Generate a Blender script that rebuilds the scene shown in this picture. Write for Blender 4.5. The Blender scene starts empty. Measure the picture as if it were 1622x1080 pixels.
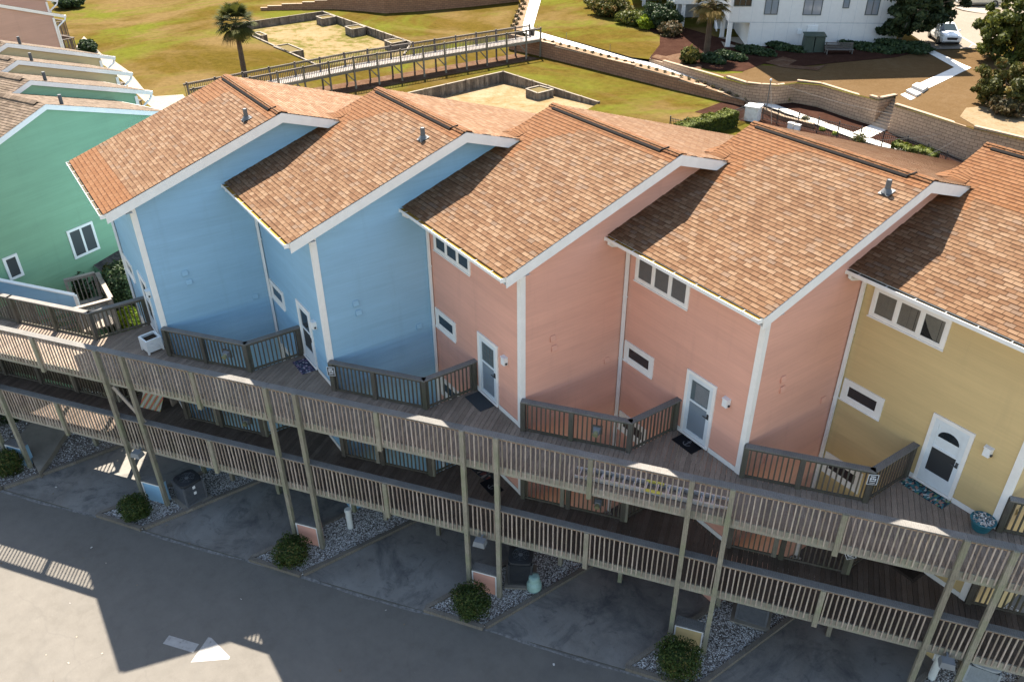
SUN_E, SKY_E, EXPO = 4.9, 0.102, 2.0
import bpy, math, random
import numpy as np
from mathutils import Vector
from mathutils.geometry import delaunay_2d_cdt
random.seed(7); rng = np.random.default_rng(7)
S = bpy.context.scene; COL = S.collection
# ------------------------------------------------------------------ survey (metres; z = 0 at the upper door sills)
W, D = 5.1044, 3.7721                     # step from one townhouse to the next
L = math.hypot(W, D); EX, EY = W/L, D/L   # along the row; (EY,-EX) points to the street
G = -5.5                                  # street and lawn level
OH, RO, ZE, RY, ZR = 0.7855, 0.5064, 5.4143, 5.0235, 7.4331
SF, SB = (ZR-ZE)/(RY+OH), 0.308           # roof pitches
YB = 17.5
CAMP = np.array([25.9495, -3.3434, 15.0475]); YAW, PIT, ROL, FPX = 0.9787, -0.5635, -0.0099, 1288.52
_F = np.array([-math.sin(YAW)*math.cos(PIT), math.cos(YAW)*math.cos(PIT), math.sin(PIT)])
_R = np.array([math.cos(YAW), math.sin(YAW), 0.]); _U = np.cross(_R, _F)
_c, _s = math.cos(ROL), math.sin(ROL); _R, _U = _c*_R+_s*_U, -_s*_R+_c*_U
def ray(px, py): return _F + _R*(px-811)/FPX - _U*(py-540)/FPX
def at(px, py, z):                         # surveyed point on the level z
    d = ray(px, py); return CAMP + d*((z-CAMP[2])/d[2])
def onplane(px, py, P, n):
    d = ray(px, py); n = np.array(n, float); return CAMP + d*(((np.array(P)-CAMP)@n)/(d@n))
def zup(x, y):                             # the upper ground behind the retaining walls
    return 0.0261894*x+0.02441645*y-4.39 + 0.5*min(1, max(0, (-35-x)/12))
def atup(px, py, off=0.):
    z = -4.
    for _ in range(12):
        P = at(px, py, z); z = zup(P[0], P[1])
    return np.array([P[0], P[1], z+off])
def rowp(s, t, z=0.): return (s*EX+t*EY, s*EY-t*EX, z)   # s metres along the row, t metres towards the street
# ------------------------------------------------------------------ materials
def nodes(name):
    m = bpy.data.materials.new(name); m.use_nodes = True; nt = m.node_tree
    b = nt.nodes['Principled BSDF']; return m, nt, b
def N(nt, typ, **k):
    n = nt.nodes.new(typ)
    for a, v in k.items():
        if a in n.inputs: n.inputs[a].default_value = v
        else: setattr(n, a, v)
    return n
def ramp(nt, stops, inp):
    r = nt.nodes.new('ShaderNodeValToRGB'); e = r.color_ramp.elements
    while len(e) < len(stops): e.new(0.5)
    for x, (p, c) in zip(e, stops): x.position = p; x.color = (*c, 1)
    nt.links.new(inp, r.inputs[0]); return r.outputs[0]
def mixc(nt, f, a, b, mode='MIX'):
    m = nt.nodes.new('ShaderNodeMix'); m.data_type = 'RGBA'; m.blend_type = mode
    for i, v in ((0, f), (6, a), (7, b)):
        if hasattr(v, 'links'): nt.links.new(v, m.inputs[i])
        elif i == 0: m.inputs[0].default_value = v
        else: m.inputs[i].default_value = (*v, 1)
    return m.outputs[2]
def noise(nt, scale, detail=4, rough=.55, vec=None, dist=0.):
    n = N(nt, 'ShaderNodeTexNoise', Scale=scale, Detail=detail, Roughness=rough, Distortion=dist)
    if vec is not None: nt.links.new(vec, n.inputs['Vector'])
    return n.outputs['Fac']
def pos(nt, sc=(1, 1, 1), rot=(0, 0, 0)):
    g = nt.nodes.new('ShaderNodeNewGeometry'); mp = N(nt, 'ShaderNodeMapping'); mp.inputs['Scale'].default_value = sc
    mp.inputs['Rotation'].default_value = rot
    nt.links.new(g.outputs['Position'], mp.inputs[0]); return mp.outputs[0]
def attr(nt, n='rnd'):
    a = nt.nodes.new('ShaderNodeAttribute'); a.attribute_name = n; return a.outputs['Fac']
def bump(nt, b, h, strength=.3, dist=.02):
    bp = N(nt, 'ShaderNodeBump', Strength=strength, Distance=dist); nt.links.new(h, bp.inputs['Height']); nt.links.new(bp.outputs[0], b.inputs['Normal'])
def setb(b, **k):
    for a, v in k.items(): b.inputs[a.replace('_', ' ')].default_value = v
M = {}
def plain(name, c, rough=.6, var=.06, scale=6, metal=0., grime=None):
    m, nt, b = nodes(name); p = pos(nt)
    f = noise(nt, scale, 6, .6, p)
    lo = tuple(x*(1-var*2.5) for x in c); hi = tuple(min(1, x*(1+var*2.0)) for x in c)
    col = ramp(nt, [(.25, lo), (.75, hi)], f)
    if grime:
        f2 = noise(nt, 1.3, 8, .7, p); col = mixc(nt, ramp(nt, [(.5, (0, 0, 0)), (.72, (1, 1, 1))], f2), col, grime)
    nt.links.new(col, b.inputs['Base Color']); setb(b, Roughness=rough, Metallic=metal); b.inputs['Specular IOR Level'].default_value = .1 if rough > .7 else .5; M[name] = m; return m
def siding(name, c):
    m, nt, b = nodes(name)
    f = noise(nt, 1.0, 7, .65, pos(nt, (.35, .35, 1.2))); f2 = noise(nt, 3.0, 5, .6, pos(nt, (.2, .2, 6)))
    col = ramp(nt, [(.3, tuple(x*.90 for x in c)), (.7, tuple(min(1, x*1.07) for x in c))], f)
    col = mixc(nt, .22, col, ramp(nt, [(.35, tuple(x*.8 for x in c)), (.65, tuple(min(1, x*1.12) for x in c))], f2))
    col = mixc(nt, .25, col, ramp(nt, [(0, (.88,)*3), (1, (1.06,)*3)], attr(nt)), 'MULTIPLY')
    st = noise(nt, 1.0, 6, .7, pos(nt, (2.2, 2.2, .18))); d = ramp(nt, [(.56, (0, 0, 0)), (.8, (.35, .35, .35))], st)
    col = mixc(nt, d, col, tuple(x*.62+.02 for x in c))
    nt.links.new(col, b.inputs['Base Color']); setb(b, Roughness=.55); M[name] = m
def mth(nt, op, a, b=None, c=None):
    n = N(nt, 'ShaderNodeMath', operation=op)
    for k, v in enumerate((a, b, c)):
        if v is None: continue
        if hasattr(v, 'links'): nt.links.new(v, n.inputs[k])
        else: n.inputs[k].default_value = v
    return n.outputs[0]
def shingle(name, cols, slot_shade, tab=.24, fine=True):
    """laminated tabs: every tab its own shade, a slot, and a printed band that also paints the shadow of the course above"""
    m, nt, b = nodes(name); uv = nt.nodes.new('ShaderNodeUVMap').outputs[0]; sx = nt.nodes.new('ShaderNodeSeparateXYZ'); nt.links.new(uv, sx.inputs[0])
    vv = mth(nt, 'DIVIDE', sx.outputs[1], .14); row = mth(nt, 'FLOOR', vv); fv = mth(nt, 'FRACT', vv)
    w1 = N(nt, 'ShaderNodeTexWhiteNoise', noise_dimensions='1D'); nt.links.new(row, w1.inputs['W'])
    uu = mth(nt, 'ADD', mth(nt, 'DIVIDE', sx.outputs[0], tab), mth(nt, 'ADD', mth(nt, 'MULTIPLY', row, .5), mth(nt, 'MULTIPLY', w1.outputs[0], .22))); cl = mth(nt, 'FLOOR', uu); fu = mth(nt, 'FRACT', uu)
    cx = nt.nodes.new('ShaderNodeCombineXYZ'); nt.links.new(cl, cx.inputs[0]); nt.links.new(row, cx.inputs[1])
    w2 = N(nt, 'ShaderNodeTexWhiteNoise', noise_dimensions='2D'); nt.links.new(cx.outputs[0], w2.inputs['Vector']); sc = nt.nodes.new('ShaderNodeSeparateColor'); nt.links.new(w2.outputs['Color'], sc.inputs[0])
    r1, r2, r3 = sc.outputs; col = ramp(nt, cols, r1)
    ub = mth(nt, 'ADD', mth(nt, 'DIVIDE', sx.outputs[0], tab*.62), mth(nt, 'MULTIPLY', w1.outputs[0], 5.1)); cb = nt.nodes.new('ShaderNodeCombineXYZ'); nt.links.new(mth(nt, 'FLOOR', ub), cb.inputs[0]); nt.links.new(row, cb.inputs[1])
    w3 = N(nt, 'ShaderNodeTexWhiteNoise', noise_dimensions='2D'); nt.links.new(cb.outputs[0], w3.inputs['Vector']); r2 = w3.outputs[0]
    col = mixc(nt, .45, col, ramp(nt, [(0, (1.1,)*3), (.45, (1.03,)*3), (1, (.80,)*3)], fv), 'MULTIPLY')  # shading put into the colour: each course fades darker towards the one above
    big = noise(nt, .55, 6, .6, pos(nt)); col = mixc(nt, ramp(nt, [(.3, (.0,)*3), (.75, (.17,)*3)], big), col, tuple(x*.66 for x in cols[1][1]))
    gr = noise(nt, 90, 3, .7, uv); col = mixc(nt, .45, col, ramp(nt, [(.3, (.4,)*3), (.7, (1, 1, 1))], gr), 'MULTIPLY')
    st = noise(nt, 1., 5, .65, _uvs(nt, uv, (2.4, .25, 1))); col = mixc(nt, ramp(nt, [(.55, (0,)*3), (.85, (.3,)*3)], st), col, tuple(x*.55 for x in cols[0][1]))
    band = mth(nt, 'GREATER_THAN', fv, mth(nt, 'MULTIPLY_ADD', mth(nt, 'GREATER_THAN', r2, .52), -.19, .975)); slot = mth(nt, 'LESS_THAN', fu, .085)  # band paints in the shadow of the course above
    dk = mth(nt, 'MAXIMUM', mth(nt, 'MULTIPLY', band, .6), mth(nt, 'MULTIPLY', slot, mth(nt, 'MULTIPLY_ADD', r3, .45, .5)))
    col = mixc(nt, dk, col, slot_shade)
    nt.links.new(col, b.inputs['Base Color']); setb(b, Roughness=.95); b.inputs['Specular IOR Level'].default_value = .15
    if fine: bump(nt, b, gr, .35, .006)
    M[name] = m
def _uvs(nt, uv, sc):
    mp = N(nt, 'ShaderNodeMapping'); mp.inputs['Scale'].default_value = sc; nt.links.new(uv, mp.inputs[0]); return mp.outputs[0]
def wood(name, a, bcol, green=None, gs=.25, rough=.85):
    m, nt, b = nodes(name); p = pos(nt)
    col = mixc(nt, attr(nt), a, bcol)
    g = noise(nt, 22, 6, .7, pos(nt, (1, 1, .25)), 1.2); col = mixc(nt, .6, col, ramp(nt, [(.3, (.45,)*3), (.68, (1.1,)*3)], g), 'MULTIPLY')
    f2 = noise(nt, 2.3, 6, .6, p); col = mixc(nt, ramp(nt, [(.4, (0,)*3), (.75, (.5,)*3)], f2), col, tuple(x*.55 for x in a))
    wv = N(nt, 'ShaderNodeTexWave', wave_type='BANDS', bands_direction='DIAGONAL', Scale=9., Distortion=6., Detail=3., **{'Detail Scale': 1.2}); nt.links.new(pos(nt, (1, 1, .12)), wv.inputs['Vector']); col = mixc(nt, .55, col, ramp(nt, [(.0, (.62,)*3), (.35, (1.,)*3)], wv.outputs['Fac']), 'MULTIPLY')
    if green:
        f3 = noise(nt, 1.7, 5, .6, pos(nt, (1.3, 1.3, .8))); col = mixc(nt, ramp(nt, [(.45, (0,)*3), (.7, (gs*2,)*3)], f3), col, green)
    nt.links.new(col, b.inputs['Base Color']); setb(b, Roughness=rough); b.inputs['Specular IOR Level'].default_value = .2; bump(nt, b, g, .35, .006); M[name] = m
def ground(name, stops, s1, s2, fine=18., bd=.02, extra=None, mul=(.41, .385, .37)):
    stops = [(q, tuple(x*y for x, y in zip(c, mul))) for q, c in stops]
    m, nt, b = nodes(name); p = pos(nt)
    f1 = noise(nt, s1, 8, .65, p, .6); f2 = noise(nt, s2, 6, .7, p); f3 = noise(nt, fine, 4, .75, p)
    mx = N(nt, 'ShaderNodeMath', operation='MULTIPLY_ADD'); nt.links.new(f2, mx.inputs[0]); mx.inputs[1].default_value = .5; 
    h = N(nt, 'ShaderNodeMath', operation='MULTIPLY'); nt.links.new(f1, h.inputs[0]); h.inputs[1].default_value = .5; nt.links.new(h.outputs[0], mx.inputs[2])
    col = ramp(nt, stops, mx.outputs[0]); col = mixc(nt, .55, col, ramp(nt, [(.25, (.5,)*3), (.7, (1.12,)*3)], f3), 'MULTIPLY')
    if extra: col = extra(nt, col, p)
    nt.links.new(col, b.inputs['Base Color']); setb(b, Roughness=1.); b.inputs['Specular IOR Level'].default_value = .0; bump(nt, b, f3, .5, bd); M[name] = m
def rndmat(name, cols, rough=.8, sub=0., var=True):
    m, nt, b = nodes(name); col = ramp(nt, cols, attr(nt)); nt.links.new(col, b.inputs['Base Color']); setb(b, Roughness=rough)
    b.inputs['Specular IOR Level'].default_value = .25
    if sub:
        tr = N(nt, 'ShaderNodeBsdfTranslucent'); nt.links.new(col, tr.inputs[0]); ms = N(nt, 'ShaderNodeMixShader'); ms.inputs[0].default_value = sub
        nt.links.new(b.outputs[0], ms.inputs[1]); nt.links.new(tr.outputs[0], ms.inputs[2]); nt.links.new(ms.outputs[0], nt.nodes['Material Output'].inputs[0])
    M[name] = m
def block(name, c1, c2, mort, w, h):
    m, nt, b = nodes(name); uv = nt.nodes.new('ShaderNodeUVMap').outputs[0]
    br = N(nt, 'ShaderNodeTexBrick', offset=.5, Color1=(*c1, 1), Color2=(*c2, 1), Mortar=(*mort, 1), Scale=1., **{'Mortar Size': .018, 'Mortar Smooth': .3, 'Bias': 0., 'Brick Width': w, 'Row Height': h})
    nt.links.new(uv, br.inputs['Vector']); f = noise(nt, 9, 6, .7, pos(nt)); col = mixc(nt, .6, br.outputs['Color'], ramp(nt, [(.3, (.6,)*3), (.7, (1.15,)*3)], f), 'MULTIPLY')
    nt.links.new(col, b.inputs['Base Color']); setb(b, Roughness=.95); bump(nt, b, f, .6, .03); M[name] = m
def glass(name, c, rough=.05, trans=.0):
    m, nt, b = nodes(name); setb(b, Roughness=rough); b.inputs['Base Color'].default_value = (*c, 1); b.inputs['Specular IOR Level'].default_value = .8
    if trans:
        tr = N(nt, 'ShaderNodeBsdfTransparent'); tr.inputs[0].default_value = (.8, .82, .82, 1); ms = N(nt, 'ShaderNodeMixShader'); ms.inputs[0].default_value = trans
        nt.links.new(b.outputs[0], ms.inputs[1]); nt.links.new(tr.outputs[0], ms.inputs[2]); nt.links.new(ms.outputs[0], nt.nodes['Material Output'].inputs[0])
    M[name] = m
SID = {'blue': (.30, .485, .585), 'pink': (.80, .405, .29), 'yellow': (.68, .46, .205), 'green': (.225, .40, .24), 'pale_yellow': (.60, .46, .24), 'rose': (.60, .36, .27)}
SID = {k: tuple(x*.9 for x in v) for k, v in SID.items()}; SID['blue'] = (.275, .475, .64); SID['yellow'] = (.63, .46, .22); SID['pink'] = (.745, .385, .285); SID['green'] = (.21, .385, .235)
SID = {k: tuple(x*.93 for x in v) for k, v in SID.items()}
for k, v in SID.items(): siding('siding_'+k, v)
siding('siding_white', (.62, .63, .64))
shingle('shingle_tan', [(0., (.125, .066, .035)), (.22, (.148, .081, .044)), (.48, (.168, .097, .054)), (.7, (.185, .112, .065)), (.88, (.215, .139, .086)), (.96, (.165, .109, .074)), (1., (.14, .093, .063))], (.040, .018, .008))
shingle('shingle_rear_lit', [(0., (.165, .088, .047)), (.22, (.185, .102, .056)), (.48, (.21, .122, .069)), (.7, (.23, .14, .083)), (.88, (.26, .168, .106)), (1., (.18, .117, .077))], (.10, .055, .03), .24, False)  # same tan shingle, the rear pitch's sunlit brightness put into the colour
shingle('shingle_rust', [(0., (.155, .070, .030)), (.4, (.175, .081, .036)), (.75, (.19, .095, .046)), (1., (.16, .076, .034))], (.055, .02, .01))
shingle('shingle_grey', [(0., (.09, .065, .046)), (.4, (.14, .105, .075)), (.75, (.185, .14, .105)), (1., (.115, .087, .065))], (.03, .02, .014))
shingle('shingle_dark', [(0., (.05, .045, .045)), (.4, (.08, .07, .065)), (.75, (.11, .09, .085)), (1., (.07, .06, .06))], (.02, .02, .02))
plain('white_trim', (.80, .77, .73), .45, .03, 4, grime=(.76, .735, .70))
plain('gutter_white', (.80, .79, .77), .35, .03, 3)
plain('pollen', (.34, .20, .045), .9, .15, 5)
plain('gutter_dirt', (.10, .085, .06), .9, .2, 6)
plain('dark_metal', (.03, .03, .032), .45, .1)
plain('black_rubber', (.02, .02, .022), .7, .1)
plain('vent_black', (.006, .005, .005), .8, .2, 20)
plain('galvanised', (.06, .063, .068), .6, .08, 12)
plain('lead', (.10, .105, .11), .6, .1, 14, 0.)
plain('fixture_white', (.75, .75, .74), .35, .03)
plain('door_paint', (.66, .70, .72), .35, .03)
plain('mat_grey', (.05, .055, .06), .95, .12, 40); plain('mat_black', (.012, .012, .014), .95, .2, 40); plain('anchor_grey', (.16, .16, .17), .9, .1)
plain('mat_brown', (.035, .027, .022), .95, .2, 30); plain('mat_brown_light', (.075, .06, .05), .95, .2, 30)
plain('concrete', (.25, .22, .18), .9, .07, 3, grime=(.20, .175, .14))
plain('path_concrete', (.60, .57, .52), .9, .04, 2)
plain('lens_olive', (.25, .25, .14), .2, .05); plain('floodlight_grey', (.17, .18, .19), .5, .05)
plain('condenser_grey', (.10, .105, .115), .5, .1, 8); plain('condenser_dark', (.03, .032, .036), .6, .1, 8); plain('condenser_pale', (.36, .38, .39), .5, .06, 8)
plain('bollard_green', (.28, .42, .37), .6, .05, 5); plain('pipe_white', (.62, .63, .60), .5, .05, 5)
plain('pot_teal', (.02, .13, .17), .3, .1, 6); plain('seam_dust', (.185, .178, .168), .95, .25, 9); rndmat('litter', [(0, (.10, .07, .04)), (.6, (.28, .22, .15)), (1, (.6, .58, .54))], .9)
plain('soil', (.05, .035, .025), .95, .3, 20)
plain('aluminium', (.62, .63, .65), .3, .06, 12, .5); plain('ladder_yellow', (.60, .52, .10), .5, .05)
plain('pole_metal', (.09, .09, .085), .5, .1); plain('cable', (.14, .13, .115), .7, .1)
plain('utility_green', (.02, .04, .028), .5, .1, 5); plain('cabinet_white', (.72, .71, .68), .6, .06, 4, grime=(.4, .36, .3))
plain('frame_bronze', (.07, .085, .08), .5, .08); plain('stucco_white', (.68, .66, .63), .8, .02, 3); plain('recess_grey', (.50, .51, .52), .8, .05, 3)
plain('curtain', (.50, .44, .36), .9, .05); plain('blind', (.45, .43, .41), .7, .04)
plain('car_white', (.80, .80, .79), .2, .01); plain('car_silver', (.42, .40, .36), .3, .03, 4, .5); plain('tyre', (.018, .018, .019), .8, .1); plain('rim', (.5, .5, .51), .3, .05, 8, .8)
plain('lamp_glass', (.65, .68, .70), .1, .03); plain('grille', (.05, .05, .055), .35, .1, 12, .4)
plain('sign_black', (.012, .012, .014), .4, .1); plain('sign_white', (.72, .72, .71), .5, .03)
plain('cap_block', (.30, .225, .16), .9, .08, 6); plain('step_concrete', (.38, .29, .215), .9, .08, 4)
plain('bench_wood', (.11, .10, .09), .9, .1, 8)
glass('pane_dark', (.016, .022, .027)); glass('pane_clear', (.03, .035, .04), .06, .62); glass('screen_dark', (.022, .025, .028), .5); glass('pane_blue', (.20, .24, .28), .08); glass('car_glass', (.02, .03, .028), .04)
glass('door_glass', (.10, .13, .14), .12)
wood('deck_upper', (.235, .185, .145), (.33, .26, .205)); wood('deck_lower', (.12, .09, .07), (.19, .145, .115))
wood('picket', (.31, .245, .20), (.52, .43, .365), (.24, .27, .15), .12); wood('post_green', (.24, .215, .165), (.33, .30, .24), (.17, .20, .105), .28)
wood('rail_cap', (.17, .165, .155), (.23, .215, .20)); wood('cap_light', (.40, .33, .26), (.48, .41, .33))
wood('rail_under', (.36, .24, .16), (.44, .31, .21)); wood('rim', (.27, .255, .21), (.36, .33, .28), (.22, .25, .16), .2)
wood('rail_dark', (.105, .092, .075), (.155, .135, .11), (.08, .095, .05), .2); wood('picket_dark', (.12, .10, .08), (.19, .155, .12), (.10, .12, .06), .2); wood('screen_wood', (.07, .055, .042), (.12, .095, .07))
wood('timber', (.16, .14, .115), (.23, .20, .165)); wood('bleached', (.30, .26, .22), (.40, .35, .30)); wood('cap_timber', (.22, .185, .145), (.30, .26, .205)); wood('far_deck', (.29, .26, .235), (.36, .325, .30)); wood('far_rail', (.13, .11, .095), (.20, .17, .145))
wood('far_post', (.20, .17, .125), (.28, .245, .19)); wood('wall_timber', (.15, .115, .085), (.34, .27, .20), (.05, .045, .04), .35); wood('brown_deck', (.15, .115, .09), (.22, .17, .135)); wood('trunk_bark', (.14, .10, .075), (.22, .17, .13)); wood('palm_bark', (.09, .06, .04), (.15, .11, .075))
def asphalt_extra(nt, col, p):
    
    f = noise(nt, .16, 6, .65, p, 1.); col = mixc(nt, ramp(nt, [(.45, (0,)*3), (.66, (.75,)*3)], f), col, (.24, .235, .22))
    f = noise(nt, .33, 7, .7, p, 1.5); col = mixc(nt, ramp(nt, [(.5, (0,)*3), (.66, (.8,)*3)], f), col, (.07, .07, .072))
    f = noise(nt, 2.2, 6, .7, p, 1.); return mixc(nt, ramp(nt, [(.56, (0,)*3), (.7, (.5,)*3)], f), col, (.05, .05, .052))
ground('asphalt_apron', [(.3, (.10, .10, .102)), (.5, (.15, .148, .145)), (.7, (.21, .203, .195))], .28, 1.7, 60, .006, asphalt_extra, (1.3, 1.22, 1.12))
ground('lot_asphalt', [(.3, (.36, .33, .29)), (.7, (.46, .42, .38))], .1, 1., 10, .02, None, (.5, .47, .43))
def road_extra(nt, col, p):
    f = noise(nt, .22, 8, .7, p, 1.2); col = mixc(nt, ramp(nt, [(.5, (0,)*3), (.72, (.4,)*3)], f), col, (.10, .097, .092))
    v = N(nt, 'ShaderNodeTexVoronoi', feature='DISTANCE_TO_EDGE', Scale=.16); n_ = nt.nodes.new('ShaderNodeVectorMath'); n_.operation = 'ADD'; nz = N(nt, 'ShaderNodeTexNoise', Scale=.7, Detail=6); nt.links.new(p, nz.inputs['Vector']); nt.links.new(p, n_.inputs[0]); nt.links.new(nz.outputs['Color'], n_.inputs[1]); nt.links.new(n_.outputs[0], v.inputs['Vector'])
    col = mixc(nt, ramp(nt, [(.0, (.13,)*3), (.003, (0,)*3)], v.outputs['Distance']), col, (.07, .068, .066))
    f = noise(nt, 14, 3, .8, p); return mixc(nt, ramp(nt, [(.66, (0,)*3), (.76, (.4,)*3)], f), col, (.27, .26, .24))
def lawn_extra(nt, col, p):
    f = noise(nt, .045, 6, .6, p, 1.); col = mixc(nt, ramp(nt, [(.46, (0,)*3), (.58, (.9,)*3)], f), col, (.116, .079, .033))
    f = noise(nt, .06, 6, .65, pos(nt, (1, .6, 1), (0, 0, .7)), 1.4); col = mixc(nt, ramp(nt, [(.47, (0,)*3), (.6, (.95,)*3)], f), col, (.078, .083, .0125))
    f = noise(nt, 1.6, 8, .8, p); col = mixc(nt, .75, col, ramp(nt, [(.32, (.62,)*3), (.5, (.95,)*3), (.7, (1.25,)*3)], f), 'MULTIPLY')
    f = noise(nt, 1.0, 5, .6, pos(nt, (.12, 1.1, 1), (0, 0, .9))); return mixc(nt, ramp(nt, [(.5, (0,)*3), (.75, (.3,)*3)], f), col, (.10, .065, .027))
ground('asphalt', [(.3, (.205, .19, .17)), (.5, (.25, .232, .21)), (.7, (.285, .265, .24))], .35, 2.2, 55, .006, road_extra, (.60, .60, .59))
ground('lawn', [(.3, (.20, .185, .05)), (.5, (.285, .245, .075)), (.7, (.36, .285, .11))], .12, 1.2, 6, .03, lawn_extra, (.255, .21, .14))
ground('dry_grass', [(.3, (.30, .20, .085)), (.5, (.36, .245, .11)), (.7, (.42, .30, .15))], .2, 1.5, 7, .03, None, (.275, .258, .285))
ground('sand', [(.3, (.30, .24, .12)), (.45, (.48, .38, .24)), (.7, (.62, .52, .38))], .5, 2.5, 6, .05)
ground('pit_sand', [(.30, (.22, .19, .06)), (.42, (.42, .32, .16)), (.55, (.58, .46, .29)), (.7, (.66, .55, .40))], .16, 1.3, 5, .05)
ground('pit_grass', [(.34, (.16, .18, .04)), (.46, (.27, .25, .08)), (.53, (.48, .38, .21)), (.68, (.58, .46, .28))], .14, .9, 6, .05)
ground('mulch', [(.3, (.06, .034, .026)), (.5, (.10, .053, .040)), (.7, (.15, .088, .066))], .8, 5, 14, .05)
ground('mulch_pale', [(.3, (.14, .075, .05)), (.5, (.24, .15, .10)), (.7, (.40, .30, .22))], .8, 5, 14, .05)
ground('gravel_base', [(.3, (.32, .29, .26)), (.7, (.62, .57, .52))], 3, 14, 40, .02)
ground('earth', [(.3, (.26, .22, .10)), (.7, (.36, .30, .16))], .02, .2, 4)
ground('strip_soil', [(.3, (.42, .30, .19)), (.7, (.60, .47, .34))], .8, 4, 12, .03)
block('block_brown', (.25, .125, .068), (.31, .165, .09), (.09, .05, .03), .58, .24); block('block_grey', (.36, .245, .16), (.43, .295, .195), (.13, .09, .06), .58, .24)
rndmat('stones', [(0, (.10, .085, .075)), (.25, (.30, .27, .24)), (.6, (.52, .50, .47)), (1., (.78, .76, .73))], .8)
rndmat('leaf_box', [(0, (.018, .035, .008)), (.5, (.045, .075, .015)), (.85, (.085, .105, .022)), (1., (.13, .10, .03))], .6, .25)
rndmat('leaf_dark', [(0, (.016, .03, .012)), (.6, (.035, .06, .022)), (1., (.07, .10, .035))], .6, .2)
rndmat('leaf_olive', [(0, (.03, .04, .010)), (.5, (.085, .10, .018)), (.9, (.16, .15, .03)), (1, (.20, .10, .03))], .6, .3)
rndmat('leaf_juniper', [(0, (.028, .034, .008)), (.5, (.075, .078, .016)), (.85, (.15, .11, .025)), (1, (.2, .085, .028))], .7, .2)
rndmat('leaf_lime', [(0, (.10, .15, .01)), (.5, (.20, .26, .015)), (1, (.30, .34, .03))], .6, .35)
rndmat('leaf_rust', [(0, (.025, .024, .009)), (.5, (.065, .055, .02)), (.8, (.11, .07, .03)), (1, (.16, .10, .055))], .7, .25)
rndmat('leaf_pine', [(0, (.012, .022, .010)), (.6, (.03, .048, .018)), (1., (.075, .09, .03))], .6, .2)
rndmat('frond', [(0, (.022, .03, .008)), (.5, (.06, .066, .013)), (.85, (.13, .115, .024)), (1, (.19, .13, .05))], .9, .3)
rndmat('frond_gold', [(0, (.05, .042, .012)), (.5, (.12, .088, .022)), (.85, (.18, .12, .035)), (1, (.20, .14, .07))], .85, .25)
rndmat('frond_dead', [(0, (.05, .036, .02)), (1, (.12, .09, .055))], .9); rndmat('leaf_hedge', [(0, (.03, .04, .008)), (.5, (.08, .10, .012)), (1, (.15, .17, .02))], .7, .25)
rndmat('shells', [(0, (.10, .09, .08)), (.5, (.45, .40, .36)), (1, (.75, .72, .68))], .6)
rndmat('leaf_small', [(0, (.09, .06, .03)), (.6, (.15, .11, .05)), (1, (.2, .18, .07))], .7)
def cellmat(name, cols, sc, rot=0):
    m, nt, b = nodes(name); v = N(nt, 'ShaderNodeTexVoronoi', Scale=1.); nt.links.new(pos(nt, sc, (0, 0, rot)), v.inputs['Vector'])
    sp = nt.nodes.new('ShaderNodeSeparateColor'); nt.links.new(v.outputs['Color'], sp.inputs[0]); r = ramp(nt, cols, sp.outputs[0]); 
    nt.nodes[-1].color_ramp.interpolation = 'CONSTANT'; nt.links.new(r, b.inputs['Base Color']); setb(b, Roughness=.9); M[name] = m
cellmat('mat_mosaic', [(0, (.012, .02, .035)), (.3, (.02, .09, .10)), (.5, (.03, .14, .16)), (.68, (.30, .16, .12)), (.8, (.14, .20, .08)), (.9, (.35, .38, .36))], (22, 11, 1), .3)
cellmat('mat_floral', [(0, (.02, .022, .05)), (.4, (.05, .03, .08)), (.6, (.20, .14, .20)), (.75, (.04, .06, .10)), (.9, (.32, .30, .34))], (16, 16, 1))
cellmat('mat_rug', [(0, (.02, .02, .022)), (.45, (.12, .03, .02)), (.65, (.22, .18, .15)), (.85, (.03, .03, .03))], (9, 5, 1), .6)
def stripes():
    m, nt, b = nodes('towel_stripe'); w = N(nt, 'ShaderNodeTexWave', Scale=1.6); nt.links.new(pos(nt), w.inputs['Vector']); r = ramp(nt, [(0, (.45, .05, .12)), (.3, (.55, .42, .06)), (.55, (.10, .28, .22)), (.8, (.5, .46, .40))], w.outputs['Fac'])
    nt.links.new(r, b.inputs['Base Color']); setb(b, Roughness=.9); M['towel_stripe'] = m
stripes()
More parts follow.
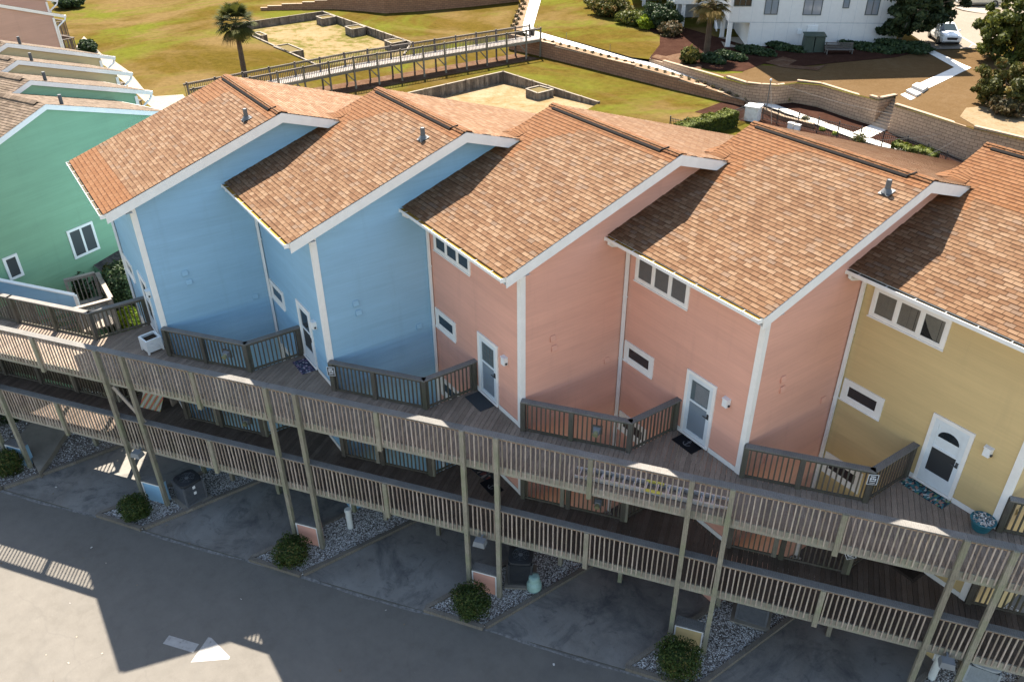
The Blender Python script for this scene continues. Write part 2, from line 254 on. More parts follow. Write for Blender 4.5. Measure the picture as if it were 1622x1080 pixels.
# ------------------------------------------------------------------ mesh builder
class MB:
    def __init__(s): s.v = []; s.f = []; s.uv = []; s.r = []; s.m = []
    def face(s, pts, uv=None, r=None, mi=0):
        n = len(s.v); s.v += [tuple(map(float, p)) for p in pts]; s.f.append(tuple(range(n, n+len(pts))))
        s.uv += list(uv) if uv is not None else [(0., 0.)]*len(pts); s.r.append(random.random() if r is None else r); s.m.append(mi); return s
    def hexa(s, p, r=None, mi=0):            # p: 4 bottom + 4 top
        r = random.random() if r is None else r
        for q in ((3, 2, 1, 0), (4, 5, 6, 7), (0, 1, 5, 4), (1, 2, 6, 5), (2, 3, 7, 6), (3, 0, 4, 7)): s.face([p[i] for i in q], None, r, mi)
        return s
    def box(s, x0, x1, y0, y1, z0, z1, r=None, mi=0):
        return s.hexa([(x0, y0, z0), (x1, y0, z0), (x1, y1, z0), (x0, y1, z0), (x0, y0, z1), (x1, y0, z1), (x1, y1, z1), (x0, y1, z1)], r, mi)
    def obox(s, c, u, hu, hv, z0, z1, r=None, mi=0):   # box turned about z, u = unit xy
        u = np.array(u, float); v = np.array([-u[1], u[0]]); c = np.array(c[:2], float)
        q = [c-u*hu-v*hv, c+u*hu-v*hv, c+u*hu+v*hv, c-u*hu+v*hv]
        return s.hexa([(*a, z0) for a in q]+[(*a, z1) for a in q], r, mi)
    def beam(s, a, b, w, h, up=(0, 0, 1), r=None, mi=0):   # w sideways, h along up
        a = Vector(a); b = Vector(b); d = (b-a).normalized(); up = Vector(up)
        sd = d.cross(up); sd = sd.normalized() if sd.length > 1e-4 else Vector((1, 0, 0)); u2 = sd.cross(d).normalized()
        f = lambda p: [p-sd*w/2-u2*h/2, p+sd*w/2-u2*h/2, p+sd*w/2+u2*h/2, p-sd*w/2+u2*h/2]
        A, B = f(a), f(b); r = random.random() if r is None else r
        s.face(A[::-1], None, r, mi); s.face(B, None, r, mi)
        for i in range(4): j = (i+1) % 4; s.face([A[i], A[j], B[j], B[i]], None, r, mi)
        return s
    def tube(s, pts, rad, n=10, r=None, caps=True, mi=0):
        pts = [Vector(p) for p in pts]; rad = [rad]*len(pts) if not hasattr(rad, '__len__') else rad; rings = []; r = random.random() if r is None else r
        for i, p in enumerate(pts):
            d = (pts[min(i+1, len(pts)-1)]-pts[max(i-1, 0)]).normalized(); a = d.cross(Vector((0, 0, 1)) if abs(d.z) < .9 else Vector((1, 0, 0))).normalized(); b = d.cross(a)
            rings.append([p+(a*math.cos(2*math.pi*k/n)+b*math.sin(2*math.pi*k/n))*rad[i] for k in range(n)])
        for A, B in zip(rings, rings[1:]):
            for k in range(n): j = (k+1) % n; s.face([A[k], B[k], B[j], A[j]], None, r, mi)
        if caps: s.face(rings[0], None, r, mi); s.face(rings[-1][::-1], None, r, mi)
        return s
    def lathe(s, c, prof, n=20, r=None, mi=0):
        c = Vector(c); return s.tube([c+Vector((0, 0, z)) for _, z in prof], [x for x, _ in prof], n, r, True, mi) if len({z for _, z in prof}) == len(prof) else s
    def prism(s, poly, z0, z1, r=None, mi=0):
        r = random.random() if r is None else r; z0f = z0 if callable(z0) else (lambda p: z0); z1f = z1 if callable(z1) else (lambda p: z1)
        A = [(p[0], p[1], z0f(p)) for p in poly]; B = [(p[0], p[1], z1f(p)) for p in poly]
        s.face(A[::-1], None, r, mi); s.face(B, None, r, mi)
        for i in range(len(poly)): j = (i+1) % len(poly); s.face([A[i], A[j], B[j], B[i]], None, r, mi)
        return s
    def build(s, name, mats, parent=None, smooth=False):
        off = np.zeros(3)
        q = parent
        while q is not None: off += np.array(q.location); q = q.parent
        me = bpy.data.meshes.new(name); v = np.array(s.v)-off; me.from_pydata(v.tolist(), [], s.f)
        uvl = me.uv_layers.new(name='UVMap'); uvl.data.foreach_set('uv', np.array(s.uv, dtype=np.float32).ravel())
        a = me.attributes.new('rnd', 'FLOAT', 'FACE'); a.data.foreach_set('value', np.array(s.r, dtype=np.float32))
        for m in ([mats] if isinstance(mats, str) else mats): me.materials.append(M[m])
        if any(s.m): me.polygons.foreach_set('material_index', s.m)
        if smooth: me.polygons.foreach_set('use_smooth', [True]*len(s.f))
        me.update(); o = bpy.data.objects.new(name, me); COL.objects.link(o)
        if parent is not None: o.parent = parent
        return o
def rawmesh(name, V, F4, rnd, mat, parent=None, loc=None):
    off = np.zeros(3); q = parent
    while q is not None: off += np.array(q.location); q = q.parent
    if loc is not None: off = off + np.array(loc)
    k = F4.shape[1]; me = bpy.data.meshes.new(name); me.vertices.add(len(V)); me.vertices.foreach_set('co', (V-off).astype(np.float32).ravel())
    me.loops.add(F4.size); me.loops.foreach_set('vertex_index', F4.astype(np.int32).ravel()); me.polygons.add(len(F4))
    me.polygons.foreach_set('loop_start', np.arange(0, F4.size, k, dtype=np.int32)); me.polygons.foreach_set('loop_total', np.full(len(F4), k, dtype=np.int32))
    me.update(calc_edges=True); a = me.attributes.new('rnd', 'FLOAT', 'FACE'); a.data.foreach_set('value', np.asarray(rnd, np.float32)); me.materials.append(M[mat])
    o = bpy.data.objects.new(name, me); COL.objects.link(o)
    if parent is not None: o.parent = parent
    if loc is not None: o.location = loc
    return o
def tag(o, label=None, cat=None, group=None, kind=None):
    for k, v in (('label', label), ('category', cat), ('group', group), ('kind', kind)):
        if v: o[k] = v
    return o
def thing(name, loc, label, cat, group=None):
    o = bpy.data.objects.new(name, None); o.empty_display_size = .3; COL.objects.link(o); o.location = loc; return tag(o, label, cat, group)
def single(mb, name, mat, loc, label, cat, group=None, smooth=False):
    o = mb.build(name, mat, None, smooth); me = o.data; me.transform(__import__('mathutils').Matrix.Translation(-Vector(loc))); o.location = loc; return tag(o, label, cat, group)
def copytree(o, loc, label=None, rz=None, group=None):
    c = o.copy(); COL.objects.link(c); c.location = loc
    if rz is not None: c.rotation_euler = (0, 0, rz)
    if label: c['label'] = label
    if group: c['group'] = group
    for ch in list(o.children):
        d = ch.copy(); COL.objects.link(d); d.parent = c
        for g in list(ch.children): e = g.copy(); COL.objects.link(e); e.parent = d
    return c
def leaves(C, rad, n, size, shell=.35, clumps=0, seed=1, flat=1., aspect=.6, cs_=1.):
    """leaf quads spread through an ellipsoid crown, gathered in clumps"""
    g = np.random.default_rng(seed); C = np.array(C, float); rad = np.array(rad, float)
    d = g.normal(size=(n, 3)); d /= np.linalg.norm(d, axis=1)[:, None]
    if clumps:
        cd = g.normal(size=(clumps, 3)); cd /= np.linalg.norm(cd, axis=1)[:, None]; cr = g.uniform(.45, .95 if cs_ == 1 else 1.08, clumps); cs = g.uniform(.16, .34, clumps)*cs_
        k = g.integers(0, clumps, n); P = cd[k]*cr[k][:, None] + d*(cs[k]*g.uniform(.3, 1., n)**.5)[:, None]; shade = g.uniform(0, 1, clumps)[k]*.45+g.uniform(0, 1, n)*.55
    else:
        rr = 1-shell*g.uniform(0, 1, n)**1.6; lump = 1+.13*np.sin(d[:, 0]*5+seed)*np.sin(d[:, 1]*4+2*seed)+.09*np.sin(d[:, 2]*8+d[:, 0]*3+seed)+.05*np.sin(d[:, 1]*13+seed*3); P = d*(rr*lump)[:, None]; shade = g.uniform(0, 1, n)
    P = C+P*rad; return leafquads(P, d, size, shade, g, aspect, flat)
def leafquads(P, d, size, shade, g, aspect=.6, flat=1.):
    n = len(P); nn = d+g.normal(size=(n, 3))*.75; nn /= np.linalg.norm(nn, axis=1)[:, None]
    a = np.cross(nn, g.normal(size=(n, 3))); a /= np.linalg.norm(a, axis=1)[:, None]; b = np.cross(nn, a)
    sz = (size*g.uniform(.6, 1.35, n))[:, None]; a = a*sz; b = b*sz*aspect
    V = np.stack([P-a, P-b, P+a, P+b], 1).reshape(-1, 3); return V, np.arange(4*n).reshape(n, 4), shade
def merge(*parts):
    V = []; F = []; R = []; o = 0
    for v, f, r in parts: V.append(v); F.append(f+o); R.append(r); o += len(v)
    return np.concatenate(V), np.concatenate(F), np.concatenate(R)
def drape(name, pxs, mat, zf, off=0., step=3., kind='structure', label=None, cat=None, px=True, holes=(), grid=0):
    pts_in = []; P = [np.array(zf(*p)) for p in pxs] if px else [np.array(p, float) for p in pxs]
    pts = []; edges = []; zs = []
    def loop(Q):
        s0 = len(pts)
        for i in range(len(Q)):
            a, b = Q[i], Q[(i+1) % len(Q)]; m = max(1, int(np.linalg.norm((b-a)[:2])/step))
            for t in range(m): c = a+(b-a)*t/m; pts.append(Vector((c[0], c[1]))); zs.append(c[2])
        n = len(pts)-s0; edges.extend([(s0+i, s0+(i+1) % n) for i in range(n)])
    loop(P); nb = len(pts)
    if grid:
        for gx in np.arange(-120, 70, grid):
            for gy in np.arange(44, 150, grid):
                pts_in.append((gx+.31, gy+.17))
    for h in holes: loop([np.array(x, float) for x in h])
    def inside(c, Q):
        r = False
        for i in range(len(Q)):
            a, b = Q[i], Q[i-1]
            if (a[1] > c[1]) != (b[1] > c[1]) and c[0] < (b[0]-a[0])*(c[1]-a[1])/(b[1]-a[1])+a[0]: r = not r
        return r
    for g_ in pts_in:
        if inside(g_, P): pts.append(Vector(g_)); zs.append(zup(*g_))
    v, e, f, ov, oe, of = delaunay_2d_cdt(pts, edges, [], 0 if holes else 1, 1e-5)
    F = []
    for q in f:
        c = sum((v[i] for i in q), Vector((0, 0)))/len(q)
        if inside(c, P) and not any(inside(c, h) for h in holes): F.append(tuple(q))
    Z = [zs[o[0]] if o else G for o in ov]
    me = bpy.data.meshes.new(name); me.from_pydata([(p.x, p.y, z+off) for p, z in zip(v, Z)], [], F)
    me.materials.append(M[mat]); me.update()
    if len(me.polygons) and sum(p.normal.z for p in me.polygons) < 0: me.flip_normals()
    o = bpy.data.objects.new(name, me); COL.objects.link(o); return tag(o, label, cat, None, kind)
def oriented_leaf_core(name, C, rad, mat, parent, seed=3):
    mb = MB(); n, k = 10, 7; g = np.random.default_rng(seed)
    R = [[Vector((C[0]+rad[0]*math.sin(math.pi*i/k)*math.cos(2*math.pi*j/n)*g.uniform(.8, 1.1), C[1]+rad[1]*math.sin(math.pi*i/k)*math.sin(2*math.pi*j/n)*g.uniform(.8, 1.1), C[2]+rad[2]*math.cos(math.pi*i/k))) for j in range(n)] for i in range(k+1)]
    for i in range(k):
        for j in range(n): mb.face([R[i][j], R[i+1][j], R[i+1][(j+1) % n], R[i][(j+1) % n]], None, random.random()*.3)
    return mb.build(name, mat, parent)
# ------------------------------------------------------------------ townhouses of the near row
def froof(y): return ZE+SF*(y+OH)
def roof_course(mb, x0, x1, P, n0, n1, m_of=None, back=False, exp=.14, lift=.008):
    """one pitch as lapped courses; P(v) gives (y,z) v metres up from the eave"""
    for i in range(n0, n1):
        (ya, za), (yb, zb) = P(i*exp), P((i+1)*exp); segs = m_of(i) if m_of else [(x0, x1, 0)]
        for a, b, mi in segs:
            if b-a < .01: continue
            q = [(a, ya, za+lift), (b, ya, za+lift), (b, yb, zb+.001), (a, yb, zb+.001)]; uv = [(a, i*exp), (b, i*exp), (b, (i+1)*exp), (a, (i+1)*exp)]
            lip = [(a, ya, za-.004), (b, ya, za-.004), (b, ya, za+.0139), (a, ya, za+.0139)]
            if back: q = q[::-1]; uv = uv[::-1]; lip = lip[::-1]
            mb.face(q, uv, None, mi); mb.face(lip, [(a, i*exp)]*4, None, mi)
def window_group(root, X, Y, x0, x1, z0, z1, name, panes, pane_mat='pane_dark', curtain=None, blind=None, tw=.10, mull=.07):
    fm = MB(); y = Y
    fm.box(X+x0, X+x1, y-.045, y-.001, z0, z0+tw); fm.box(X+x0, X+x1, y-.045, y-.001, z1-tw, z1)
    fm.box(X+x0, X+x0+tw, y-.045, y-.001, z0+tw, z1-tw); fm.box(X+x1-tw, X+x1, y-.045, y-.001, z0+tw, z1-tw)
    fm.box(X+x0-.02, X+x1+.02, y-.075, y-.046, z0-.012, z0+.02)
    iw = (x1-x0-2*tw-(panes-1)*mull)/panes
    for i in range(1, panes): a = x0+tw+i*iw+(i-1)*mull; fm.box(X+a, X+a+mull, y-.042, y-.002, z0+tw, z1-tw)
    w = fm.build('window_frame', 'white_trim', None); me = w.data; me.transform(__import__('mathutils').Matrix.Translation(-Vector(root.location))); w.parent = root; w.name = name
    for i in range(panes):
        a = X+x0+tw+i*(iw+mull); b = a+iw; s = MB()
        for (p, q, r, t) in ((a, b, z0+tw, z0+tw+.035), (a, b, z1-tw-.035, z1-tw), (a, a+.035, z0+tw+.035, z1-tw-.035), (b-.035, b, z0+tw+.035, z1-tw-.035)): s.box(p, q, y-.034, y-.004, r, t)
        s.build('sash', 'white_trim', w)
        MB().face([(a+.03, y-.024, z0+tw+.03), (b-.03, y-.024, z0+tw+.03), (b-.03, y-.024, z1-tw-.03), (a+.03, y-.024, z1-tw-.03)]).build('pane', pane_mat, w)
        if curtain and curtain[i]:
            c = MB(); n = 26; zz0, zz1 = z0+tw+.03, z1-tw-.03
            MB().face([(a, y-.0165, zz0), (b, y-.0165, zz0), (b, y-.0165, zz1), (a, y-.0165, zz1)]).build('backing', 'vent_black', w)
            for k in range(n):
                t0, t1 = k/n, (k+1)/n; f = lambda t: (a+.03+(iw-.06)*t, y-.0188+.0016*math.sin(t*38+i)+.0012*math.sin(t*17))
                if curtain[i] == 'side':          # drawn aside: hangs from the head, swept to one corner
                    g0 = lambda t: (zz1-.01, zz0+.02+(zz1-zz0)*.75*max(0, 1-1.5*t)**1.3)
                    (xa, ya), (xb, yb) = f(t0), f(t1); c.face([(xa, ya, g0(t0)[1]), (xb, yb, g0(t1)[1]), (xb, yb, zz1), (xa, ya, zz1)])
                else:
                    (xa, ya), (xb, yb) = f(t0), f(t1); c.face([(xa, ya, zz0), (xb, yb, zz0), (xb, yb, zz1), (xa, ya, zz1)])
            c.build('curtain', 'curtain', w)
        if blind and blind[i]:
            c = MB(); z = z0+tw+.03
            while z < z1-tw-.04: c.face([(a+.03, y-.0225, z), (b-.03, y-.0225, z), (b-.03, y-.0185, z+.026), (a+.03, y-.0185, z+.026)]); z += .033
            c.build('blind', 'blind', w)
    return w
def door(root, X, Y, zf, style, light=True):
    x0, x1, z1 = -2.28, -1.165, zf+2.15; y = Y; f = MB()
    f.box(X+x0, X+x0+.1, y-.05, y-.001, zf, z1); f.box(X+x1-.1, X+x1, y-.05, y-.001, zf, z1); f.box(X+x0+.1, X+x1-.1, y-.05, y-.001, z1-.1, z1); f.box(X+x0, X+x1, y-.09, y-.051, zf-.04, zf+.012)
    a, b = x0+.1, x1-.1; t = z1-.1
    d = MB()
    for q in ((a, a+.12, zf+.013, t), (b-.12, b, zf+.013, t), (a+.12, b-.12, t-.14, t)): d.box(X+q[0], X+q[1], y-.04, y-.002, q[2], q[3])
    kick = {'half': .16, 'fan': .42, 'full': .15, 'dark': .45}[style]
    d.box(X+a+.12, X+b-.12, y-.04, y-.002, zf+.013, zf+kick); mid = zf+1.18
    d.box(X+a+.12, X+b-.12, y-.04, y-.002, mid, mid+.06)
    dr = d.build('door', 'door_paint', root)
    f.build('door_frame', 'white_trim', dr)
    def pn(nm, p, q, r, s, m, dy=.018): return MB().face([(X+p, y-dy, r), (X+q, y-dy, r), (X+q, y-dy, s), (X+p, y-dy, s)]).build(nm, m, dr)
    ia, ib = a+.12, b-.12
    if style == 'fan':
        pn('upper_panel', ia, ib, mid+.06, t-.14, 'door_paint'); pn('screen', ia, ib, zf+kick, mid, 'screen_dark')
        cx, cz, rr = (ia+ib)/2, t-.50, .29; fl = MB(); fl.face([(X+cx+rr*math.cos(k*math.pi/14), y-.024, cz+rr*.85*math.sin(k*math.pi/14)) for k in range(15)]); fl.build('fanlight', 'pane_dark', dr)
        md = MB()
        for p0, p1 in ((ia+.06, cx-.04), (cx+.04, ib-.06)): md.box(X+p0, X+p1, y-.024, y-.019, mid+.12, cz-.07)
        md.build('raised_panel', 'door_paint', dr)
    elif style == 'half':
        pn('glass', ia, ib, mid+.06, t-.14, 'door_glass'); pn('lower_glass', ia, ib, zf+kick, mid, 'pane_blue'); bl = MB(); z = mid+.10
        while z < t-.2: bl.face([(X+ia+.16, y-.027, z), (X+ib-.03, y-.027, z), (X+ib-.03, y-.021, z+.024), (X+ia+.16, y-.021, z+.024)]); z += .034
        bl.build('blind', 'floodlight_grey', dr)
    elif style == 'full':
        pn('glass', ia, ib, mid+.06, t-.14, 'door_glass'); pn('lower_glass', ia, ib, zf+kick, mid, 'pane_blue'); g = MB()
        for k in range(4): xx = ia+.1+k*(ib-ia-.2)/3; g.box(X+xx-.008, X+xx+.008, y-.026, y-.019, mid+.12, t-.2)
        for k in range(5): zz = mid+.12+k*.165; g.box(X+ia+.1, X+ib-.1, y-.0275, y-.0265, zz-.008, zz+.008)
        g.build('leaded_grille', 'lead', dr)
    else:
        pn('glass', ia, ib, mid+.06, t-.14, 'pane_dark'); pn('lower_glass', ia, ib, zf+kick, mid, 'screen_dark')
    h = MB(); h.box(X+b-.10, X+b-.03, y-.055, y-.041, zf+.95, zf+1.12); h.beam((X+b-.075, y-.08, zf+1.0), (X+b-.22, y-.08, zf+1.0), .02, .02); h.beam((X+b-.075, y-.09, zf+1.0), (X+b-.075, y-.055, zf+1.0), .02, .02)
    h.build('handle', 'dark_metal' if style != 'fan' else 'galvanised', dr)
    if light:
        l = MB(); l.prism([(X-.86, y-.002), (X-.66, y-.002), (X-.68, y-.14), (X-.84, y-.14)], zf+1.78, zf+2.02); l.prism([(X-.875, y-.002), (X-.645, y-.002), (X-.665, y-.155), (X-.855, y-.155)], zf+2.021, zf+2.045)
        lo = l.build('porch_light', 'fixture_white', root); MB().box(X-.67, X-.63, y-.10, y-.05, zf+1.82, zf+1.87).build('sensor', 'dark_metal', lo)
def townhouse(k, colour, label, ds, lower_ds, win):
    X, Y = k*W, k*D; root = thing('townhouse', (X, Y, G), label, 'house', 'townhouses of the near row')
    sid = 'siding_'+colour; first = k == 0
    # gable wall that faces down the row, front wall over the open parking bay, rear and bay walls
    mb = MB(); z = G+.02; lap = .19
    while z < ZR-.2:
        z1 = z+lap; ylo = max(0, (z1-ZE)/SF-OH+.05); yhi = min(17., RY+(ZR-z1)/SB-.05)
        if yhi-ylo < .1: break
        mb.face([(X+.024, ylo, z), (X+.024, yhi, z), (X+.003, yhi, z1), (X+.003, ylo, z1)]); mb.face([(X+.003, ylo, z), (X+.003, yhi, z), (X+.0238, yhi, z), (X+.0238, ylo, z)]); z = z1
    mb.v = [(a, b+Y, c) for a, b, c in mb.v]; mb.build('gable_wall', sid, root)
    mb = MB(); z = -2.95; zt = froof(0)-.02
    while z < zt:
        z1 = min(z+lap, zt); mb.face([(X-W, Y-.014, z), (X, Y-.014, z), (X, Y-.003, z1), (X-W, Y-.003, z1)]); mb.face([(X-W, Y-.003, z), (X, Y-.003, z), (X, Y-.0138, z), (X-W, Y-.0138, z)]); z = z1
    mb.build('front_wall', sid, root)
    mb = MB(); mb.box(X-W+.02, X-.02, Y+4.5, Y+4.6, G+.02, -2.97); mb.box(X-W+.02, X-.02, Y+.02, Y+16.9, -3.02, -2.96); mb.box(X-W+.02, X-.02, Y+16.9, Y+17, G+.02, froof(0)-2.2)
    mb.box(X-.5, X-.002, Y-.014, Y+.1, G+.01, -2.955)
    mb.build('parking_bay', sid, root)
    if first:
        mb = MB(); mb.face([(X-W, Y, G), (X-W, Y, froof(0)-.05), (X-W, Y+RY, ZR-.05), (X-W, Y+17, ZR-SB*(17-RY)-.05), (X-W, Y+17, G)]); mb.build('party_wall', sid, root)
        MB().box(X-W-.025, X-W+.11, Y-.033, Y-.0225, -3, froof(0)-.25).box(X-W-.027, X-W-.004, Y-.0325, Y+.1, G, froof(0)-.25).build('corner_board', 'white_trim', root)
    c = MB(); c.box(X-.13, X+.038, Y-.036, Y-.0225, G+.01, froof(-.03)-.30); c.box(X+.0245, X+.0375, Y-.0224, Y+.13, G+.01, froof(0)-.30)
    c.build('corner_board', 'white_trim', root)
    for zf in (0., -2.7):
        MB().box(X-1.16, X-.135, Y-.034, Y-.0226, zf-.10, zf+.06).build('skirting', 'white_trim', root); MB().box(X-2.44, X-2.285, Y-.034, Y-.0226, zf-.10, zf+.06).build('skirting', 'white_trim', root)
    # roof
    mats = ['shingle_tan', 'shingle_rust', 'shingle_rear_lit']; xl, xr = X-W-(.04 if first else .3), X+RO
    Lf = math.hypot(RY+OH, ZR-ZE); nf = int(Lf/.14); cf = (RY+OH)/Lf; sfz = (ZR-ZE)/Lf
    def segs(i):
        n = nf-i; g = random.Random(k*100+i)
        if first and n < 10: w = 1.75-.02*n+round(g.uniform(-.1, .1), 1)
        elif n < 13: w = (0 if first else 2.7-.13*n)+round(g.uniform(-.12, .12), 1)
        elif n < 20 and not first: w = 1.35-.0*n+round(g.uniform(-.25, .1), 1)
        else: w = 0
        if k == 4 and n < 16: w = 9
        if first and n > nf-60: w = w
        w = min(max(w, 0), xr-xl)
        if n <= 2: w = xr-xl
        if first and i < 7: w = xr-xl
        return [(xl, xl+w, 1), (xl+w, xr, 0)]
    mb = MB(); roof_course(mb, xl, xr, lambda v: (Y-OH-.045+v*cf, ZE-.0156+v*sfz), 0, nf+1, segs)
    Lb = math.hypot(YB-RY, SB*(YB-RY)); nb = int(Lb/.14); cb = (YB-RY)/Lb; sbz = SB*(YB-RY)/Lb; zb = ZR-SB*(YB-RY)
    roof_course(mb, xl, xr, lambda v: (Y+YB-v*cb, zb+v*sbz), 0, nb+1, lambda i: [(xl, xr, 2)], True)
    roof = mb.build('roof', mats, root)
    # ridge cap in lapped pieces over a vent strip
    mb = MB(); x = xl; 
    while x < xr-.06:
        e = min(x+.15, xr-.004); h = .025+random.uniform(0, .010); rr = random.random(); yr = Y+RY
        for sgn, hw in ((-1, .17), (1, .2)):
            sl_ = SF if sgn < 0 else SB; q = [(x, yr, ZR+.018+h), (e, yr, ZR+.018+h-.012), (e, yr+sgn*hw, ZR+.012+h-.012-hw*sl_), (x, yr+sgn*hw, ZR+.012+h-hw*sl_)]
            mb.face(q, [(x, 0.01), (e, .01), (e, .13), (x, .13)], rr); q2 = [(x, yr+sgn*hw, ZR+.012+h-hw*sl_), (e, yr+sgn*hw, ZR+.012+h-.012-hw*sl_), (e, yr+sgn*hw, ZR-hw*sl_), (x, yr+sgn*hw, ZR-hw*sl_)]; mb.face(q2, [(x, .13)]*4, rr)
        x = e
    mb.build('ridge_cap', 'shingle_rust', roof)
    mb = MB(); y0, y1 = Y+RY-.24, Y+RY-.172; mb.hexa([(xl+.25, y0, ZR-.24*SF+.016), (xr-.62, y0, ZR-.24*SF+.016), (xr-.62, y1, ZR-.17*SF+.016), (xl+.25, y1, ZR-.17*SF+.016), (xl+.25, y0, ZR-.24*SF+.035), (xr-.62, y0, ZR-.24*SF+.035), (xr-.62, y1, ZR-.17*SF+.06), (xl+.25, y1, ZR-.17*SF+.06)])
    mb.beam((xr-.66, Y+RY-.2, ZR-.035), (xr-.52, Y+RY+.02, ZR+.055), .05, .04); mb.build('ridge_vent', 'vent_black', roof)
    if not first:     # swept saddle of caps where this roof meets the neighbour's rear pitch
        mb = MB(); n = 14
        C1 = [(-5.39, 4.2, 7.10), (-5.45, 3.75, 6.95), (-5.85, 3.38, 6.72), (-5.95, 2.95, 6.855), (-5.5, 2.5, 7.005)]; Cm = [(-5.1, 4.12, 7.10), (-5.12, 3.65, 6.965), (-5.24, 3.28, 6.875), (-5.3, 2.92, 6.90), (-5.05, 2.5, 7.02)]; C2 = [(-4.85, 3.98, 7.05), (-4.82, 3.58, 6.925), (-4.80, 3.28, 6.845), (-4.76, 3.02, 6.87), (-4.68, 2.65, 6.98)]; C3 = [(-4.45, 3.75, 6.99), (-4.40, 3.5, 6.91), (-4.42, 3.33, 6.85), (-4.5, 3.2, 6.82), (-4.55, 3.1, 6.83)]
        def cur(C, t): t *= 4; i0 = min(3, int(t)); f = t-i0; return [C[i0][a]+(C[i0+1][a]-C[i0][a])*f for a in range(3)]
        for i in range(n):
            rr = random.random()
            for jj, (Ca, Cb, la, lb) in enumerate(((C1, Cm, .02, .02), (Cm, C2, .02, .02), (C2, C3, .0, .0))):
                q = [cur(Ca, i/n), cur(Cb, i/n), cur(Cb, (i+1)/n), cur(Ca, (i+1)/n)]; lift = .006 if jj < 2 else -.012
                mb.face([(X+a, Y+b, c+lift+(.012 if e in (2, 3) and jj < 2 else 0)) for e, (a, b, c) in enumerate(q)], [(i*.41+.03, jj*.14+.02), (i*.41+.03, jj*.14+.115), (i*.41+.2, jj*.14+.115), (i*.41+.2, jj*.14+.02)], rr)
                if jj == 1: mb.face([(X+q[1][0], Y+q[1][1], q[1][2]+.006), (X+q[2][0], Y+q[2][1], q[2][2]+.018), (X+q[2][0], Y+q[2][1], q[2][2]-.02), (X+q[1][0], Y+q[1][1], q[1][2]-.02)], [(0, .139)]*4, rr)
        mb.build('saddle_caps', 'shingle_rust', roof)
    # vent pipe with lead flashing
    vx, vy = {0: (-.42, 4.15), 1: (-.52, 4.1), 2: (-30, 0), 3: (-.15, 4.1), 4: (-30, 0)}[k]
    if vx > -20:
        zz = froof(vy)+.02; mb = MB(); mb.tube([(X+vx, Y+vy, zz-.1), (X+vx, Y+vy, zz+.33)], .07, 14, .5, False); mb.tube([(X+vx, Y+vy, zz+.33), (X+vx, Y+vy, zz+.2)], .055, 14, .5)
        p = mb.build('vent_pipe', 'lead', roof, True); mb = MB(); h = .15
        mb.face([(X+vx-h, Y+vy-h, froof(vy-h)+.034), (X+vx+h, Y+vy-h, froof(vy-h)+.034), (X+vx+h, Y+vy+h, froof(vy+h)+.03), (X+vx-h, Y+vy+h, froof(vy+h)+.03)]); mb.tube([(X+vx, Y+vy, zz), (X+vx, Y+vy, zz+.1)], [.15, .08], 14, .5, False); mb.build('flashing', 'lead', p)
    # rake board, soffits, eave board, gutter, downspout
    T = .0; hgt = .33; mb = MB()
    def rake(ya, yb, za, zb2):
        mb.hexa([(xr-.028, Y+ya, za-hgt), (xr, Y+ya, za-hgt), (xr, Y+yb, zb2-hgt), (xr-.028, Y+yb, zb2-hgt), (xr-.028, Y+ya, za-.024), (xr, Y+ya, za-.024), (xr, Y+yb, zb2-.024), (xr-.028, Y+yb, zb2-.024)])
    rake(-OH, RY, ZE, ZR); rake(RY, YB, ZR, ZR-SB*(YB-RY)); mb.build('rake_board', 'white_trim', root)
    mb = MB(); x0 = X+.03; q = lambda y, z: z-.29
    mb.face([(x0, Y-OH+.03, q(0, ZE)), (xr-.029, Y-OH+.03, q(0, ZE)), (xr-.029, Y+RY, ZR-.29), (x0, Y+RY, ZR-.29)]); mb.face([(x0, Y+RY, ZR-.29), (xr-.029, Y+RY, ZR-.29), (xr-.029, Y+YB, zb-.29), (x0, Y+YB, zb-.29)])
    mb.face([(xl+.05, Y-OH+.03, ZE-.17), (xr-.03, Y-OH+.03, ZE-.17), (xr-.03, Y-.02, ZE-.17), (xl+.05, Y-.02, ZE-.17)]); mb.build('soffit', 'white_trim', root)
    MB().box(xl+.02 if first else X-W+.02, xr-.03, Y-OH+.005, Y-OH+.029, ZE-.19, ZE-.012).build('eave_board', 'white_trim', root)
    gx0, gx1 = (X-W-.05 if first else X-W+.02), xr-.06; g = MB(); a, b = Y-OH-.135, Y-OH+.003; zg = ZE-.045
    g.hexa([(gx0, a, zg-.11), (gx1, a, zg-.11), (gx1, a+.012, zg-.11), (gx0, a+.012, zg-.11), (gx0, a-.02, zg), (gx1, a-.02, zg), (gx1, a-.006, zg), (gx0, a-.006, zg)])
    g.box(gx0, gx1, a+.013, b, zg-.122, zg-.111); g.box(gx0-.008, gx0, a-.02, b, zg-.122, zg); g.box(gx1, gx1+.008, a-.02, b, zg-.122, zg)
    x = gx0+.35
    while x < gx1: g.box(x, x+.014, a-.018, b-.03, zg+.001, zg+.006); x += .78
    gut = g.build('gutter', 'gutter_white', root)
    MB().box(gx0+.01, gx1-.01, a+.014, b-.002, zg-.110, zg-.022).build('gutter_litter', 'pollen' if k in (1, 2, 3) else 'gutter_dirt', gut)
    if True:
        dx, dy = X-W+.10, Y-.075; d = MB(); d.tube([(dx-.02 if first else dx, Y-OH-.05, zg-.12), (dx, Y-OH-.05, zg-.2), (dx, Y-OH+.08, zg-.30), (dx, Y-.25, zg-.42), (dx, dy, zg-.55)], .05, 8, .5); d.box(dx-.05, dx+.05, dy-.035, dy+.035, G+.05, zg-.5)
        for z in (3.2, 1.0, -1.2, -3.2): d.box(dx-.056, dx+.056, dy-.041, dy+.055, z, z+.04)
        d.build('downspout', 'gutter_white', root)
